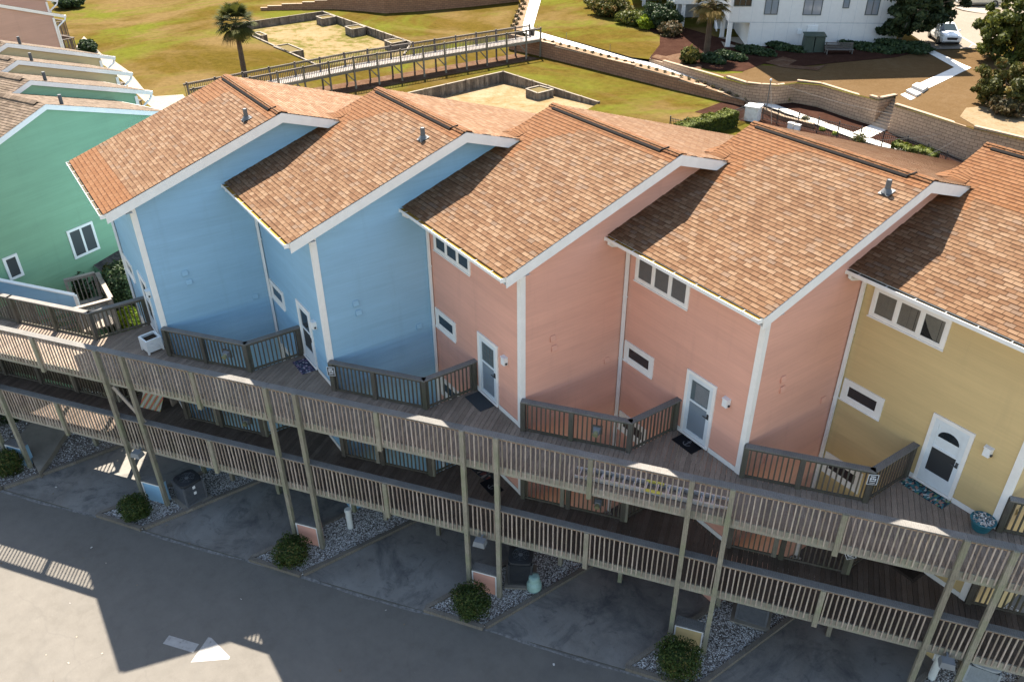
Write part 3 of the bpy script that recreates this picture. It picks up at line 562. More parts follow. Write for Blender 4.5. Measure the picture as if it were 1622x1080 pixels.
    # openings
    if win: window_group(root, X, Y, -4.70, -2.56, 3.90, 4.80, 'upper_window', 3, **win)
    else: MB().box(X-4.5, X-3.3, Y-.04, Y-.001, 4.75, 5.0).build('louvre', 'white_trim', root)
    dark = dict(pane_mat='pane_dark')
    window_group(root, X, Y, -4.90, -3.62, 1.03, 1.75, 'small_window', 1, tw=.16, **dark); window_group(root, X, Y, -4.90, -3.62, -1.67, -.95, 'small_window', 1, tw=.16, **dark)
    door(root, X, Y, 0., ds); door(root, X, Y, -2.7, lower_ds)
    for vy_, vz in ((1.0, 2.55), (1.06, 2.2), (3.1, 1.0), (1.0, -.2)):
        v = MB(); v.box(X+.010, X+.045, Y+vy_, Y+vy_+.17, vz, vz+.2); v.hexa([(X+.046, Y+vy_-.01, vz+.10), (X+.072, Y+vy_-.01, vz+.03), (X+.072, Y+vy_+.18, vz+.03), (X+.046, Y+vy_+.18, vz+.10), (X+.046, Y+vy_-.01, vz+.21), (X+.078, Y+vy_-.01, vz+.05), (X+.078, Y+vy_+.18, vz+.05), (X+.046, Y+vy_+.18, vz+.21)])
        v.build('wall_vent', sid, root)
    return root
townhouse(0, 'blue', 'blue townhouse at the left end of the near row, white planter box by its corner', 'dark', 'dark', None)
townhouse(1, 'blue', 'blue townhouse second from the left, between the end blue house and a pink one', 'dark', 'dark', None)
townhouse(2, 'pink', 'pink townhouse beside the blue ones, dark grey mat at its door', 'full', 'full', dict(pane_mat='pane_dark'))
townhouse(3, 'pink', 'pink townhouse next to the yellow one, blinds in its upper window', 'half', 'half', dict(pane_mat='pane_clear', blind=(1, 1, 1)))
townhouse(4, 'yellow', 'yellow townhouse at the right with curtains in its upper window and a fanlight door', 'fan', 'half', dict(pane_mat='pane_clear', curtain=('full', 'full', 'side')))
# ------------------------------------------------------------------ street side ground
GR = G
apron_t = 3.17
def rpoly(q): return [rowp(s, t, 0)[:2] for s, t in q]
def sheet(name, poly, mat, z, kind='structure'):
    mb = MB(); mb.face([(p[0], p[1], z) for p in poly]); o = mb.build(name, mat)
    if o.data.polygons[0].normal.z < 0: o.data.flip_normals()
    return tag(o, kind=kind)
sheet('driveway', rpoly([(-40, apron_t), (60, apron_t), (60, 45), (-40, 45)]), 'asphalt', G+.008)
sheet('parking_apron', rpoly([(-9.5, apron_t-.01), (-9.5, -10), (60, -10), (60, apron_t-.01)]), 'asphalt_apron', G+.012)
mb = MB(); s_ = -9.
while s_ < 40: w0 = .03+.03*math.sin(s_*1.7)**2; w1 = .03+.03*math.sin((s_+.4)*1.7)**2; f0, f1 = .05*math.sin(s_*.9), .05*math.sin((s_+.4)*.9); mb.face([rowp(s_, 3.22+f0-w0, G+.0135), rowp(s_, 3.22+f0+w0, G+.0135), rowp(s_+.4, 3.22+f1+w1, G+.0135), rowp(s_+.4, 3.22+f1-w1, G+.0135)]); s_ += .4
tag(mb.build('asphalt_seam', 'seam_dust'), kind='structure')
g_ = np.random.default_rng(77); mb = MB()
for i in range(90):
    c_ = rowp(g_.uniform(-8, 30), g_.uniform(2.2, 9), 0); e_ = g_.uniform(.012, .04); t_ = g_.uniform(0, 3.14); mb.obox(c_, (math.cos(t_), math.sin(t_)), e_, e_*g_.uniform(.3, .8), G+.012, G+.02)
tag(mb.build('leaf_litter', 'litter'), kind='stuff')
mb = MB()
# painted arrow: shaft and head as thin paint sheets
A = [at(*p, G)[:2] for p in ((268, 1006), (315.5, 1020), (306, 1033.5), (258, 1019))]
H = [at(*p, G)[:2] for p in ((330, 1009), (335, 1010), (364.5, 1040), (363, 1044), (302, 1049))]
pm, nt_, b_ = nodes('road_paint'); f_ = noise(nt_, 5, 8, .75, pos(nt_)); nt_.links.new(ramp(nt_, [(.3, (.12, .115, .105)), (.42, (.27, .26, .245)), (.7, (.33, .32, .30))], f_), b_.inputs['Base Color']); setb(b_, Roughness=.8); M['road_paint'] = pm
arr = thing('painted_arrow', (A[0][0], A[0][1], G), 'worn white arrow painted on the driveway', 'road marking')
MB().face([(*p, G+.013) for p in A][::-1]).build('shaft', 'road_paint', arr); MB().face([(*p, G+.013) for p in H][::-1]).build('arrowhead', 'road_paint', arr)
for o in arr.children:
    if o.data.polygons[0].normal.z < 0: o.data.flip_normals()
# ------------------------------------------------------------------ timber walkway on two levels
S0, S1 = -17.5, 4.62*L
root = thing('timber_walkway', rowp(0, 1.8, G), 'weathered two-level timber walkway along the fronts of the pastel townhouses', 'walkway')
def tin(sm):
    j = math.floor((sm+3.07)/L)+0; x = sm-(j+0)*L      # x in [-3.07, L-3.07)
    if j < 0: return .04
    if x < -1.962: return .054-(x+3.07)/1.108*1.504
    if x < 0: return -1.45*(x/-1.962)+.015
    return .04
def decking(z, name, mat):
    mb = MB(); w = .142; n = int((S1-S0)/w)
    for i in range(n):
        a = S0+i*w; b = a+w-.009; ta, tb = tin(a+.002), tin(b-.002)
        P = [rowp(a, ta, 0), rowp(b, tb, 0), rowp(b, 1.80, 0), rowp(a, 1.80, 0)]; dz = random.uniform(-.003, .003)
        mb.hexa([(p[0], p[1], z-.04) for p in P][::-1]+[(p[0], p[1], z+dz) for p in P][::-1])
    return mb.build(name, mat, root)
LEV = ((-.11, 'upper'), (-2.81, 'lower'))
posts = {'tall': [], 'mid': []}
for k in range(-3, 5):
    posts['tall'] += [k*L-.172*L, k*L-.012*L]; posts['mid'] += [k*L+.408*L]
posts = {a: [s for s in b if S0 < s < S1] for a, b in posts.items()}
rv = (EX, EY)
rows_bal = []
for z, lv in LEV:
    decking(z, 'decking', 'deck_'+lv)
    r = MB(); n = 0
    s = S0
    brk = [S0]+sorted(posts['tall'])+[S1]
    for a, b in zip(brk, brk[1:]): r.obox(rowp((a+b)/2, 1.822, 0), rv, (b-a)/2-.004, .019, z-.29, z-.012+random.uniform(-.004, .004))
    r.build('rim_joist', 'rim', root)
    jo = MB()
    for t in (.12, .75, 1.4):
        for a, b in zip(brk, brk[1:]): jo.obox(rowp((a+b)/2, t, 0), rv, (b-a)/2-.005, .022, z-.24, z-.045)
    jo.build('joists', 'timber', root)
    for a, b in zip(brk, brk[1:]):
        c = MB(); c.obox(rowp((a+b)/2, 1.80, 0), rv, (b-a)/2-.003, .115, z+1.045, z+1.083); cap = c.build('handrail', 'rail_cap', root)
        c = MB(); c.obox(rowp((a+b)/2, 1.822, 0), rv, (b-a)/2-.075, .02, z+.945, z+1.043); c.build('under_rail', 'rail_under', cap)
    allp = sorted(posts['tall']+posts['mid'])
    s = S0+.05
    while s < S1:
        if all(abs(s-p) > .10 for p in allp): rows_bal.append((s+random.uniform(-.006, .006), z))
        s += .138
for s in posts['mid']:
    for z, lv in LEV:
        m = MB(); m.obox(rowp(s, 1.895, 0), rv, .065, .048, z-.36+random.uniform(-.03, .02), z+1.043); m.build('rail_post', 'post_green', root)
for s in posts['tall']:
    m = MB(); m.obox(rowp(s, 1.912, 0), rv, .066, .066, G, 1.0-.05+.02)
    for z in (-.2, -.33, -2.9, -3.03): m.obox(rowp(s+.02, 1.98, 0), rv, .012, .006, z, z+.024)
    m.build('post', 'post_green', root)
# balusters: the hundred nearest on the upper rail as parts, the others as one part
rows_bal.sort(key=lambda q: (-(q[1] > -1), -q[0]))
def bal(mb, s, z, t=1.868, mi=0): h = random.uniform(-.02, .015); j1, j2 = random.gauss(0, .006), random.gauss(0, .006); mb.beam(rowp(s+j1, t+random.gauss(0, .002), z-.17+h), rowp(s+j2, t, z+1.0), .034, .034, (EY, -EX, 0))
for s, z in rows_bal[:100]: m = MB(); bal(m, s, z); m.build('baluster', 'picket', root)
m = MB()
for s, z in rows_bal[100:]: bal(m, s, z)
tag(m.build('balusters', 'picket', root), kind='stuff')
# inner rails: along the row from each house corner, then turned to the next front wall
ib = MB()
def inner(s, t, z): return rowp(s, t, z)
def rail_run(P0, P1, z, posts_at, pz0=-.25):
    P0 = np.array(P0[:2]); P1 = np.array(P1[:2]); d = P1-P0; ln = np.hypot(*d); u = d/ln; nrm = np.array([-u[1], u[0]])
    c = MB(); c.obox((P0+P1)/2, u, ln/2+.05, .095, z+1.065, z+1.105); cap = c.build('inner_handrail', 'rail_cap', root)
    c = MB(); c.obox((P0+P1)/2, u, ln/2-.02, .02, z+.965, z+1.063); c.build('under_rail', 'rail_dark', cap)
    c = MB(); c.obox((P0+P1)/2, u, ln/2-.02, .02, z+.02, z+.09); c.build('bottom_rail', 'rail_dark', cap)
    for f in posts_at: m = MB(); m.obox(P0+d*f, u, .07, .07, z+pz0, z+1.062); m.build('rail_post', 'rail_dark', root)
    x = .13
    while x < ln-.08:
        if all(abs(x-f*ln) > .1 for f in posts_at): ib.obox(P0+u*x+nrm*.02, u, .019, .019, z-.1, z+1.0)
        x += .138
for z, lv in LEV:
    for j in range(0, 6):
        base = np.array([(j)*W, j*D]); cor = base+np.array([-2.46, -1.87]); wall = base+np.array([-2.46, -.05])
        sa = (j-1)*L+.09 if j > 0 else -17.3
        if j == 5: 
            rail_run(rowp(4*L+.09, .07), rowp(S1-.05, .07), z, [0, .6]); continue
        a = rowp(sa, .09 if j > 0 else .06)
        if j == 0:
            for q in range(4):
                s_a, s_b = -17.3+q*(17.3-3.1)/4, -17.3+(q+1)*(17.3-3.1)/4; rail_run(rowp(s_a, .06), rowp(s_b, .06), z, [0, .5] if q < 3 else [0, .5, 1])
        else: rail_run(a, cor, z, [0, .46, 1])
        rail_run(cor, wall, z, [.97])
tag(ib.build('inner_balusters', 'picket_dark', root), kind='stuff')
for j in range(0, 5):      # inner legs under the decks
    for s in ((j-1)*L+1.35, j*L-3.0, j*L+.1):
        m = MB(); m.obox(rowp(s, .03, 0), rv, .065, .065, G, -.36); m.build('post', 'post_green', root)
br = MB(); br.beam(rowp(-.98, 1.80, -.5), rowp(-.03, 1.80, -1.75), .04, .14); br.build('brace', 'bleached', root)
# ------------------------------------------------------------------ parking islands: kerb timbers, gravel, screen panel, shrub
names = ['blue house left of the row', 'left blue house', 'middle blue house', 'pink house', 'second pink house', 'yellow house']
def stones(P, n, size, seed):
    g = np.random.default_rng(seed); P = np.array(P); k = len(P)
    tri = [(0, i, i+1) for i in range(1, k-1)]; ar = np.array([abs(np.cross(P[b]-P[a], P[c]-P[a])) for a, b, c in tri]); pick = g.choice(len(tri), n, p=ar/ar.sum()); u = g.uniform(size=(n, 2)); fl = u.sum(1) > 1; u[fl] = 1-u[fl]
    T = np.array(tri)[pick]; C = P[T[:, 0]]+(P[T[:, 1]]-P[T[:, 0]])*u[:, :1]+(P[T[:, 2]]-P[T[:, 0]])*u[:, 1:]
    base = np.array([(1, 0, 0), (0, 1, 0), (-1, 0, 0), (0, -1, 0), (0, 0, 1), (0, 0, -1)], float); F = np.array([(0, 1, 4), (1, 2, 4), (2, 3, 4), (3, 0, 4), (1, 0, 5), (2, 1, 5), (3, 2, 5), (0, 3, 5)])
    th = g.uniform(0, 6.28, n); sz = size*g.uniform(.5, 1.4, n); V = np.tile(base, (n, 1, 1))*g.uniform(.65, 1.25, (n, 6, 1)); V[:, :, 2] *= .7
    x = V[:, :, 0]*np.cos(th)[:, None]-V[:, :, 1]*np.sin(th)[:, None]; y = V[:, :, 0]*np.sin(th)[:, None]+V[:, :, 1]*np.cos(th)[:, None]
    V = np.stack([x, y, V[:, :, 2]], 2)*sz[:, None, None]; V[:, :, :2] += C[:, None, :]; V[:, :, 2] += (G+.05+g.uniform(0, .025, n))[:, None]
    return V.reshape(-1, 3), (F[None]+6*np.arange(n)[:, None, None]).reshape(-1, 3), np.repeat(g.uniform(0, 1, n), 8)
pan_lab = {-1: 'pale blue screen panel at the left edge under the walkway', 0: 'pale blue screen panel by the condenser left of centre', 1: 'pink screen panel near the white pipe and the blue house', 2: 'pink screen panel beside the pale green bollard', 3: 'yellow screen panel under the walkway'}
bush_lab = {-1: 'round clipped shrub at the left edge, by the blue panel and concrete slab', 0: 'round clipped shrub in front of the pale blue screen panel left of centre', 1: 'round clipped shrub in front of the pink panel nearest the blue houses', 2: 'round clipped shrub in front of the pink panel with a condenser behind', 3: 'round clipped shrub in front of the yellow panel'}
isl_lab = {-1: 'kerb timbers round the leftmost gravel island', 0: 'kerb timbers round the gravel island with the pale blue panel and condenser', 1: 'kerb timbers round the gravel island with the white pipe', 2: 'kerb timbers round the gravel island with the pale green bollard', 3: 'kerb timbers round the gravel island with the yellow panel', 4: 'kerb timbers round the gravel island at the right edge'}
pcol = {-1: 'blue', 0: 'blue', 1: 'pink', 2: 'pink', 3: 'yellow'}
for k in range(-1, 5):
    X, Y = k*W, k*D; A, B, C, E, F = (.15, -3.78), (1.78, -2.64), (1.66, 3.7), (.05, 3.7), (.05, 0)
    if k == -1: A, C, E, F = (-2.2, -5.5), (1.66, 2.4), (-3, 2.4), (-4, -2)
    poly = [(X+p[0], Y+p[1]) for p in (A, B, C, E, F)]
    V, Fq, Rn = stones(poly, 13000, .025, 50+k); o = rawmesh('gravel', V, Fq, Rn, 'stones'); tag(o, kind='stuff'); sheet('gravel_ground', poly, 'gravel_base', G+.045, 'stuff')
    kt = thing('kerb_timbers', (X+.9, Y-2.5, G), isl_lab[k], 'timber kerb', 'timber kerbs of the gravel islands')
    for a, b in ((A, B), (B, C), (A, F)):
        a2, b2 = np.array([X+a[0], Y+a[1]]), np.array([X+b[0], Y+b[1]]); d = b2-a2; ln = np.hypot(*d); u = d/ln; nn = max(1, round(ln/2.4))
        for i in range(nn):
            lo = .075 if (i == 0 and a == B) else 0.; lo = .075 if (i == 0 and b == F) else lo
            m = MB(); m.obox(a2+u*((i+.5)*ln/nn+lo/2), u, ln/nn/2-.006-lo/2, .07, G, G+.13+random.uniform(-.008, .008)); m.build('timber', 'wall_timber' if False else 'timber', kt)
    if k == 4: continue
    s0, s1 = k*L-.157*L, k*L-.027*L
    pr = thing('screen_panel', rowp((s0+s1)/2, 1.88, G), pan_lab[k], 'panel', 'house-coloured panels under the walkway')
    m = MB(); z = G+.05
    while z < G+.90: z1 = min(z+.11, G+.92); P = [rowp(s0+.02, 1.90, z), rowp(s1-.02, 1.90, z), rowp(s1-.02, 1.888, z1), rowp(s0+.02, 1.888, z1)]; m.face(P[::-1]); m.face([rowp(s0+.02, 1.888, z), rowp(s1-.02, 1.888, z), rowp(s1-.02, 1.8995, z), rowp(s0+.02, 1.8995, z)]); z = z1
    m.obox(rowp((s0+s1)/2, 1.74, 0), rv, (s1-s0)/2-.02, .14, G, G+.92); m.build('siding', 'siding_'+pcol[k], pr)
    m = MB()
    for a, b, z0, z1 in ((s0, s0+.045, G, G+.95), (s1-.045, s1, G, G+.95), (s0+.046, s1-.046, G+.90, G+.95)): m.obox(rowp((a+b)/2, 1.913, 0), rv, (b-a)/2, .010, z0, z1)
    m.build('trim', 'white_trim', pr); m = MB(); m.obox(rowp((s0+s1)/2, 1.76, 0), rv, (s1-s0)/2+.0, .17, G+.951, G+.99); m.build('cap', 'rail_cap', pr)
    bx, by = (X+1.04, Y-2.62) if k > -1 else (X+.96, Y-2.25); rr = (.60, .60, .50) if k != 3 else (.66, .66, .55)
    rr = {-1: (.56, .60, .50), 0: (.55, .52, .45), 1: (.58, .62, .47), 2: (.62, .58, .52), 3: (.70, .64, .55)}[k]
    bt = thing('clipped_shrub', (bx, by, G+.04), bush_lab[k], 'shrub', 'clipped shrubs on the gravel islands')
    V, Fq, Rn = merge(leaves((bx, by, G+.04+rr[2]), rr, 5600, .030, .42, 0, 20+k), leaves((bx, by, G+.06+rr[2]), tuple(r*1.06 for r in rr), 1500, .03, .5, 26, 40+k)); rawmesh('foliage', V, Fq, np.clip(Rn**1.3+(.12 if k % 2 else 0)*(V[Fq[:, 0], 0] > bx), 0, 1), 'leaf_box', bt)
    g_ = np.random.default_rng(k+9); mb = MB()
    for i in range(16):
        d_ = g_.normal(size=3); d_[2] = abs(d_[2])*.8; d_ /= np.linalg.norm(d_); c_ = np.array((bx, by, G+.04+rr[2])); mb.tube([tuple(c_+d_*np.array(rr)*.5), tuple(c_+d_*np.array(rr)*g_.uniform(1.0, 1.14))], [.008, .004], 4)
    mb.build('twigs', 'trunk_bark', bt)
    oriented_leaf_core('inner_twigs', (bx, by, G+.04+rr[2]), tuple(r*.72 for r in rr), 'leaf_box', bt, k+5)
    MB().tube([(bx, by, G), (bx, by, G+.4)], .035, 6).build('stem', 'trunk_bark', bt)
# ------------------------------------------------------------------ things on the decks and islands
def slab(name, P, z, h, mat, label, cat, group=None, rings=None):
    P = [np.array(p[:2]) for p in P]; c = sum(P)/4; m = MB(); m.prism([tuple(p) for p in P], z, z+h); o = m.build(name, mat); me = o.data; loc = (c[0], c[1], z)
    me.transform(__import__('mathutils').Matrix.Translation(-Vector(loc))); o.location = loc; return tag(o, label, cat, group)
def rect(cx, cy, hx, hy, a=0.):
    c, s = math.cos(a), math.sin(a); return [(cx+x*c-y*s, cy+x*s+y*c) for x, y in ((-hx, -hy), (hx, -hy), (hx, hy), (-hx, hy))]
zu, zl = -.105, -2.805
slab('door_mat', rect(8.39, 7.22, .46, .26), zu, .018, 'mat_grey', 'plain dark grey mat at the upper door of the pink house by the blue ones', 'door mat')
slab('door_mat', rect(18.66, 14.86, .62, .24), zu, .015, 'mat_mosaic', 'multicoloured mosaic-patterned mat at the yellow upper door', 'door mat')
slab('door_mat', rect(3.38, 3.47, .44, .24), zu, .015, 'mat_floral', 'purple and white patterned mat at the blue upper door', 'door mat')
def anchor_mat(cx, cy, z, label, s=1.):
    o = slab('door_mat', rect(cx, cy, .40*s, .25*s), z, .018, 'mat_black', label, 'door mat'); m = MB(); zz = z+.0185
    def bar(x0, y0, x1, y1, w): m.obox((cx+(x0+x1)/2*s, cy+(y0+y1)/2*s), ((x1-x0)/math.hypot(x1-x0, y1-y0), (y1-y0)/math.hypot(x1-x0, y1-y0)), math.hypot(x1-x0, y1-y0)/2*s, w*s, zz, zz+.003)
    bar(0, -.13, 0, .10, .014); bar(-.06, .06, .06, .06, .012)
    for i in range(8): a0, a1 = math.pi*(1.05+.9*i/8), math.pi*(1.05+.9*(i+1)/8); bar(.12*math.cos(a0), .0+.13*math.sin(a0), .12*math.cos(a1), .0+.13*math.sin(a1), .012)
    for i in range(8): a0, a1 = 2*math.pi*i/8, 2*math.pi*(i+1)/8; bar(.03*math.cos(a0), .13+.03*math.sin(a0), .03*math.cos(a1), .13+.03*math.sin(a1), .008)
    m.build('anchor', 'anchor_grey', o); return o
anchor_mat(13.57, 11.08, zu, 'black mat with a grey anchor at the pink upper door')
anchor_mat(9.35, 6.98, zl, 'black mat with an anchor on the lower deck under the walkway', .9)
slab('door_mat', rect(8.62, 7.22, .5, .3, .1), zl, .012, 'mat_rug', 'red and black patterned rug on the lower deck', 'rug')
m = slab('door_mat', rect(18.75, 14.80, .55, .30), zl, .014, 'mat_brown_light', 'brown mat with a dark border on the lower deck of the yellow house', 'door mat'); MB().prism(rect(18.75, 14.80, .47, .23), zl+.0141, zl+.016).build('field', 'mat_brown', m)
# louvred planter box
px_, py_ = -.62, -.42; pl = thing('planter_box', (px_, py_, zu), 'white square planter box of dark soil by the left blue corner', 'planter'); a_ = math.radians(12)
m = MB(); h_ = .25
for i in range(4):
    a0 = a_+i*math.pi/2; u = (math.cos(a0), math.sin(a0)); nv = (-u[1], u[0]); c = (px_+nv[0]*h_, py_+nv[1]*h_)
    for z in range(6): m.obox(c, u, h_-.02, .012, zu+.06+z*.072, zu+.06+z*.072+.066)
    m.obox((px_+nv[0]*h_+u[0]*h_, py_+nv[1]*h_+u[1]*h_), u, .03, .03, zu, zu+.52); m.obox(c, u, h_-.031, .03, zu+.49, zu+.525)
m.build('box', 'fixture_white', pl); m = MB(); m.obox((px_, py_), (math.cos(a_), math.sin(a_)), h_-.02, h_-.02, zu+.05, zu+.43); m.build('soil', 'soil', pl)
# teal pot of shells
c = (20.22, 14.78, zu); pt = thing('plant_pot', c, 'round teal pot full of shells near the right corner post', 'pot'); m = MB(); m.lathe(c, [(.20, 0), (.24, .12), (.27, .26), (.285, .30)], 28); m.build('pot', 'pot_teal', pt, True)
m = MB(); m.tube([(c[0]+.285*math.cos(t*math.pi/14), c[1]+.285*math.sin(t*math.pi/14), zu+.30) for t in range(29)], .022, 8); m.build('rim', 'pot_teal', pt, True)
g = np.random.default_rng(5); n = 160; th = g.uniform(0, 6.28, n); rr = .25*np.sqrt(g.uniform(0, 1, n)); m = MB()
for t, r in zip(th, rr):
    q = Vector((c[0]+r*math.cos(t), c[1]+r*math.sin(t), zu+.31+g.uniform(-.01, .02))); e = g.uniform(.015, .035); m.tube([q+Vector(g.uniform(-e, e, 3)), q+Vector(g.uniform(-e, e, 3))], [e*.8, e*.3], 5, g.uniform())
m.build('shells', 'shells', pt)
# extension ladder lying on the walkway
la = thing('extension_ladder', rowp(16.7, 1.35, zu), 'aluminium extension ladder lying on the upper walkway behind the balusters', 'ladder')
for i, (sa, sb, t0, z) in enumerate(((14.75, 18.6, 1.22, zu+.003), (15.1, 18.95, 1.24, zu+.085))):
    m = MB()
    for t in (t0, t0+.36): m.obox(rowp((sa+sb)/2, t, 0), rv, (sb-sa)/2, .018, z, z+.075)
    s = sa+.15
    while s < sb: m.obox(rowp(s, t0+.18, 0), rv, .016, .162, z+.025, z+.055); s += .3
    m.build('section', 'aluminium', la)
m = MB(); m.obox(rowp(16.95, 1.24, 0), rv, .24, .0195, zu+.0862, zu+.162); m.obox(rowp(16.95, 1.60, 0), rv, .24, .0195, zu+.0862, zu+.162); m.build('caution_sticker', 'ladder_yellow', la)
# small signs on the rail posts
def sign(P, z, face, label, tilt=0., w=.13, h=.17):
    P = np.array(P[:2]); u = np.array(face, float); u /= np.hypot(*u); r = np.array([-u[1], u[0]]); o = thing('post_sign', (P[0], P[1], z), label, 'sign', 'small signs on the rail posts')
    def pl(nm, a0, a1, b0, b1, off, mat, mb=None):
        q = []
        for a, b in ((a0, b0), (a1, b0), (a1, b1), (a0, b1)):
            c, s_ = math.cos(tilt), math.sin(tilt); a2, b2 = a*c-b*s_, a*s_+b*c; q.append((P[0]+r[0]*a2+u[0]*off, P[1]+r[1]*a2+u[1]*off, z+b2))
        m = mb or MB(); m.face(q[::1]); return m
    pl('p', -w, w, -h, h, .004, None).build('plate', 'sign_white', o); pl('f', -w+.02, w-.02, -h+.02, h-.02, .006, None).build('field', 'sign_black', o); m = MB()
    pl('', -.07, .06, .085, .12, .008, None, m); pl('', -.075, -.03, -.02, .06, .008, None, m); pl('', -.015, .03, .0, .06, .008, None, m); pl('', .04, .08, -.02, .05, .008, None, m); pl('', -.075, .08, -.062, -.035, .008, None, m); pl('', -.07, .07, -.115, -.095, .008, None, m)
    m.build('lettering', 'sign_white', o); return o
fr_ = (EY, -EX)
def pst(s, t, off): return (rowp(s, t)[0]+EY*off, rowp(s, t)[1]-EX*off)
sign(pst(L+.13, .11, .09), .70, (EY+.3, -EX), 'black and white sign on the blue corner rail post')
sign(pst(4*L-3.07, .04, .09), .74, (EY+.3, -EX), 'black and white sign on the upper rail post beside the yellow house')
sign(pst(4*L-3.07, .04, .09), -2.0, (EY+.3, -EX), 'tilted black and white sign on a lower rail post', .45)
# flood lights
def flood(P, z, face, label, mat_b='floodlight_grey', inner=True):
    P = np.array(P[:2]); u = np.array(face, float); u /= np.hypot(*u); r = (-u[1], u[0]); o = thing('flood_light', (P[0], P[1], z), label, 'light', 'flood lights on the walkway rails')
    if inner:
        m = MB(); m.obox(P+u*.012, r, .16, .012, z-.14, z+.14); m.build('mounting_board', 'rail_dark', o)
        m = MB(); m.hexa([(*(P+u*.03+np.array(r)*a*.11), z-.09+0) for a in (-1, 1)]+[(*(P+u*.17+np.array(r)*a*.09), z-.10) for a in (1, -1)]+[(*(P+u*.03+np.array(r)*a*.11), z+.09) for a in (-1, 1)]+[(*(P+u*.14+np.array(r)*a*.09), z+.06) for a in (1, -1)]); m.build('housing', 'floodlight_grey', o)
        m = MB(); m.tube([(*(P+u*.10), z-.02), (*(P+u*.24), z-.06)], [.06, .085], 12); m.build('lamp', 'lens_olive', o, True)
    else:
        m = MB(); m.beam((*(P-u*.0), z+.06), (*(P+u*.16), z+.05), .05, .05); m.build('arm', 'floodlight_grey', o)
        c = P+u*.26; m = MB(); q = [c-u*.13-np.array(r)*.19, c+u*.15-np.array(r)*.19, c+u*.15+np.array(r)*.19, c-u*.13+np.array(r)*.19]
        m.hexa([(*a, z-.10) for a in q]+[(*(c+(a-c)*.82), z+.08) for a in q]); m.build('housing', mat_b, o); MB().face([(*(c+(a-c)*.85), z-.102) for a in q]).build('lamp_glass', 'lamp_glass', o)
    return o
flood(pst(2.55, .06, .05), .52, fr_, 'olive-lens flood light on the upper inner rail by the left blue house')
flood(pst(15.02, .06, .05), .52, fr_, 'olive-lens flood light on the upper inner rail between the pink houses')
flood(pst(2.75, .06, .05), -2.2, fr_, 'olive-lens flood light on the lower inner rail below the blue house')
flood(pst(15.2, .06, .05), -2.2, fr_, 'olive-lens flood light on the lower inner rail below the pink houses')
flood(pst(12.1, 1.84, .0), -3.0, fr_, 'grey flood light on the lower rim between the posts by the bollard', inner=False)
flood(pst(-.5, 1.84, .0), -3.0, fr_, 'grey flood light on the lower rim above the left blue panel', inner=False)
flood(pst(24.85, 1.84, .0), -3.0, fr_, 'grey flood light on the lower rim at the far right', inner=False)
# condensers
def condenser(x, y, rz, label, mat='condenser_grey', w=.40, h=.92, rnd=False, top='condenser_dark'):
    o = thing('air_conditioner', (x, y, G+.05), label, 'air conditioner', 'outdoor condensers under the walkway'); u = (math.cos(rz), math.sin(rz)); v = (-u[1], u[0]); z0 = G+.13
    MB().obox((x, y), u, w+.12, w+.12, G+.03, G+.128).build('pad', 'concrete', o)
    m = MB(); nn = 16
    for i in range(nn):
        z = z0+.05+i*(h-.16)/nn
        for sgn, ax, bx in ((1, u, v), (-1, u, v), (1, v, u), (-1, v, u)): m.obox((x+bx[0]*sgn*(w-.012), y+bx[1]*sgn*(w-.012)), ax, w-.035, .012, z, z+.028)
    m.build('louvres', mat, o); m = MB(); m.obox((x, y), u, w-.04, w-.04, z0+.02, z0+h-.08); m.build('coil', 'condenser_dark', o)
    m = MB()
    for a in (-1, 1):
        for b in (-1, 1): m.obox((x+u[0]*a*(w-.02)+v[0]*b*(w-.02), y+u[1]*a*(w-.02)+v[1]*b*(w-.02)), u, .03, .03, z0, z0+h-.09)
    m.obox((x, y), u, w, w, z0-.001, z0+.05); m.build('corner_posts', mat, o)
    zt = z0+h-.09; m = MB(); P = []
    for i in range(32): t = 2*math.pi*i/32; e = 4; ct, st = math.cos(t), math.sin(t); rr_ = w*1.02/((abs(ct)**e+abs(st)**e)**(1/e)); P.append((x+u[0]*ct*rr_+v[0]*st*rr_, y+u[1]*ct*rr_+v[1]*st*rr_))
    inn = [(x+.30/.40*w*math.cos(2*math.pi*i/32+rz), y+.30/.40*w*math.sin(2*math.pi*i/32+rz)) for i in range(32)]
    for i in range(32):
        j = (i+1) % 32; m.face([(*P[i], zt), (*P[j], zt), (*P[j], zt+.07), (*P[i], zt+.07)]); m.face([(*P[i], zt+.07), (*P[j], zt+.07), (*inn[j], zt+.095), (*inn[i], zt+.095)]); m.face([(*inn[j], zt+.095), (*inn[i], zt+.095), (*inn[i], zt+.0), (*inn[j], zt+.0)])
    tp = m.build('top', top, o); m = MB()
    for r_ in (.07, .14, .20, .26): m.tube([(x+r_/.40*w*math.cos(t*math.pi/12), y+r_/.40*w*math.sin(t*math.pi/12), zt+.085) for t in range(25)], .004, 4)
    for i in range(8): t = i*math.pi/4; m.beam((x, y, zt+.09), (x+.3/.4*w*math.cos(t), y+.3/.4*w*math.sin(t), zt+.09), .006, .006)
    m.tube([(x, y, zt+.05), (x, y, zt+.096)], .06, 12); m.build('fan_grille', 'floodlight_grey', tp)
    m = MB()
    for i in range(4): t = i*math.pi/2+.3; m.face([(x, y, zt+.03), (x+.25*math.cos(t), y+.25*math.sin(t), zt+.02), (x+.25*math.cos(t+.7), y+.25*math.sin(t+.7), zt+.045)])
    m.build('fan', 'condenser_dark', tp); 
    m = MB(); m.obox((x+u[0]*(w+.004), y+u[1]*(w+.004)), v, .05, .002, z0+h-.3, z0+h-.18); m.obox((x+u[0]*(w+.004), y+u[1]*(w+.004)), v, .05, .002, z0+h-.55, z0+h-.43); m.build('rating_plate', 'sign_white', o); return o
condenser(1.25, -.75, .25, 'grey louvred condenser behind the pale blue screen panel', w=.39, h=.95)
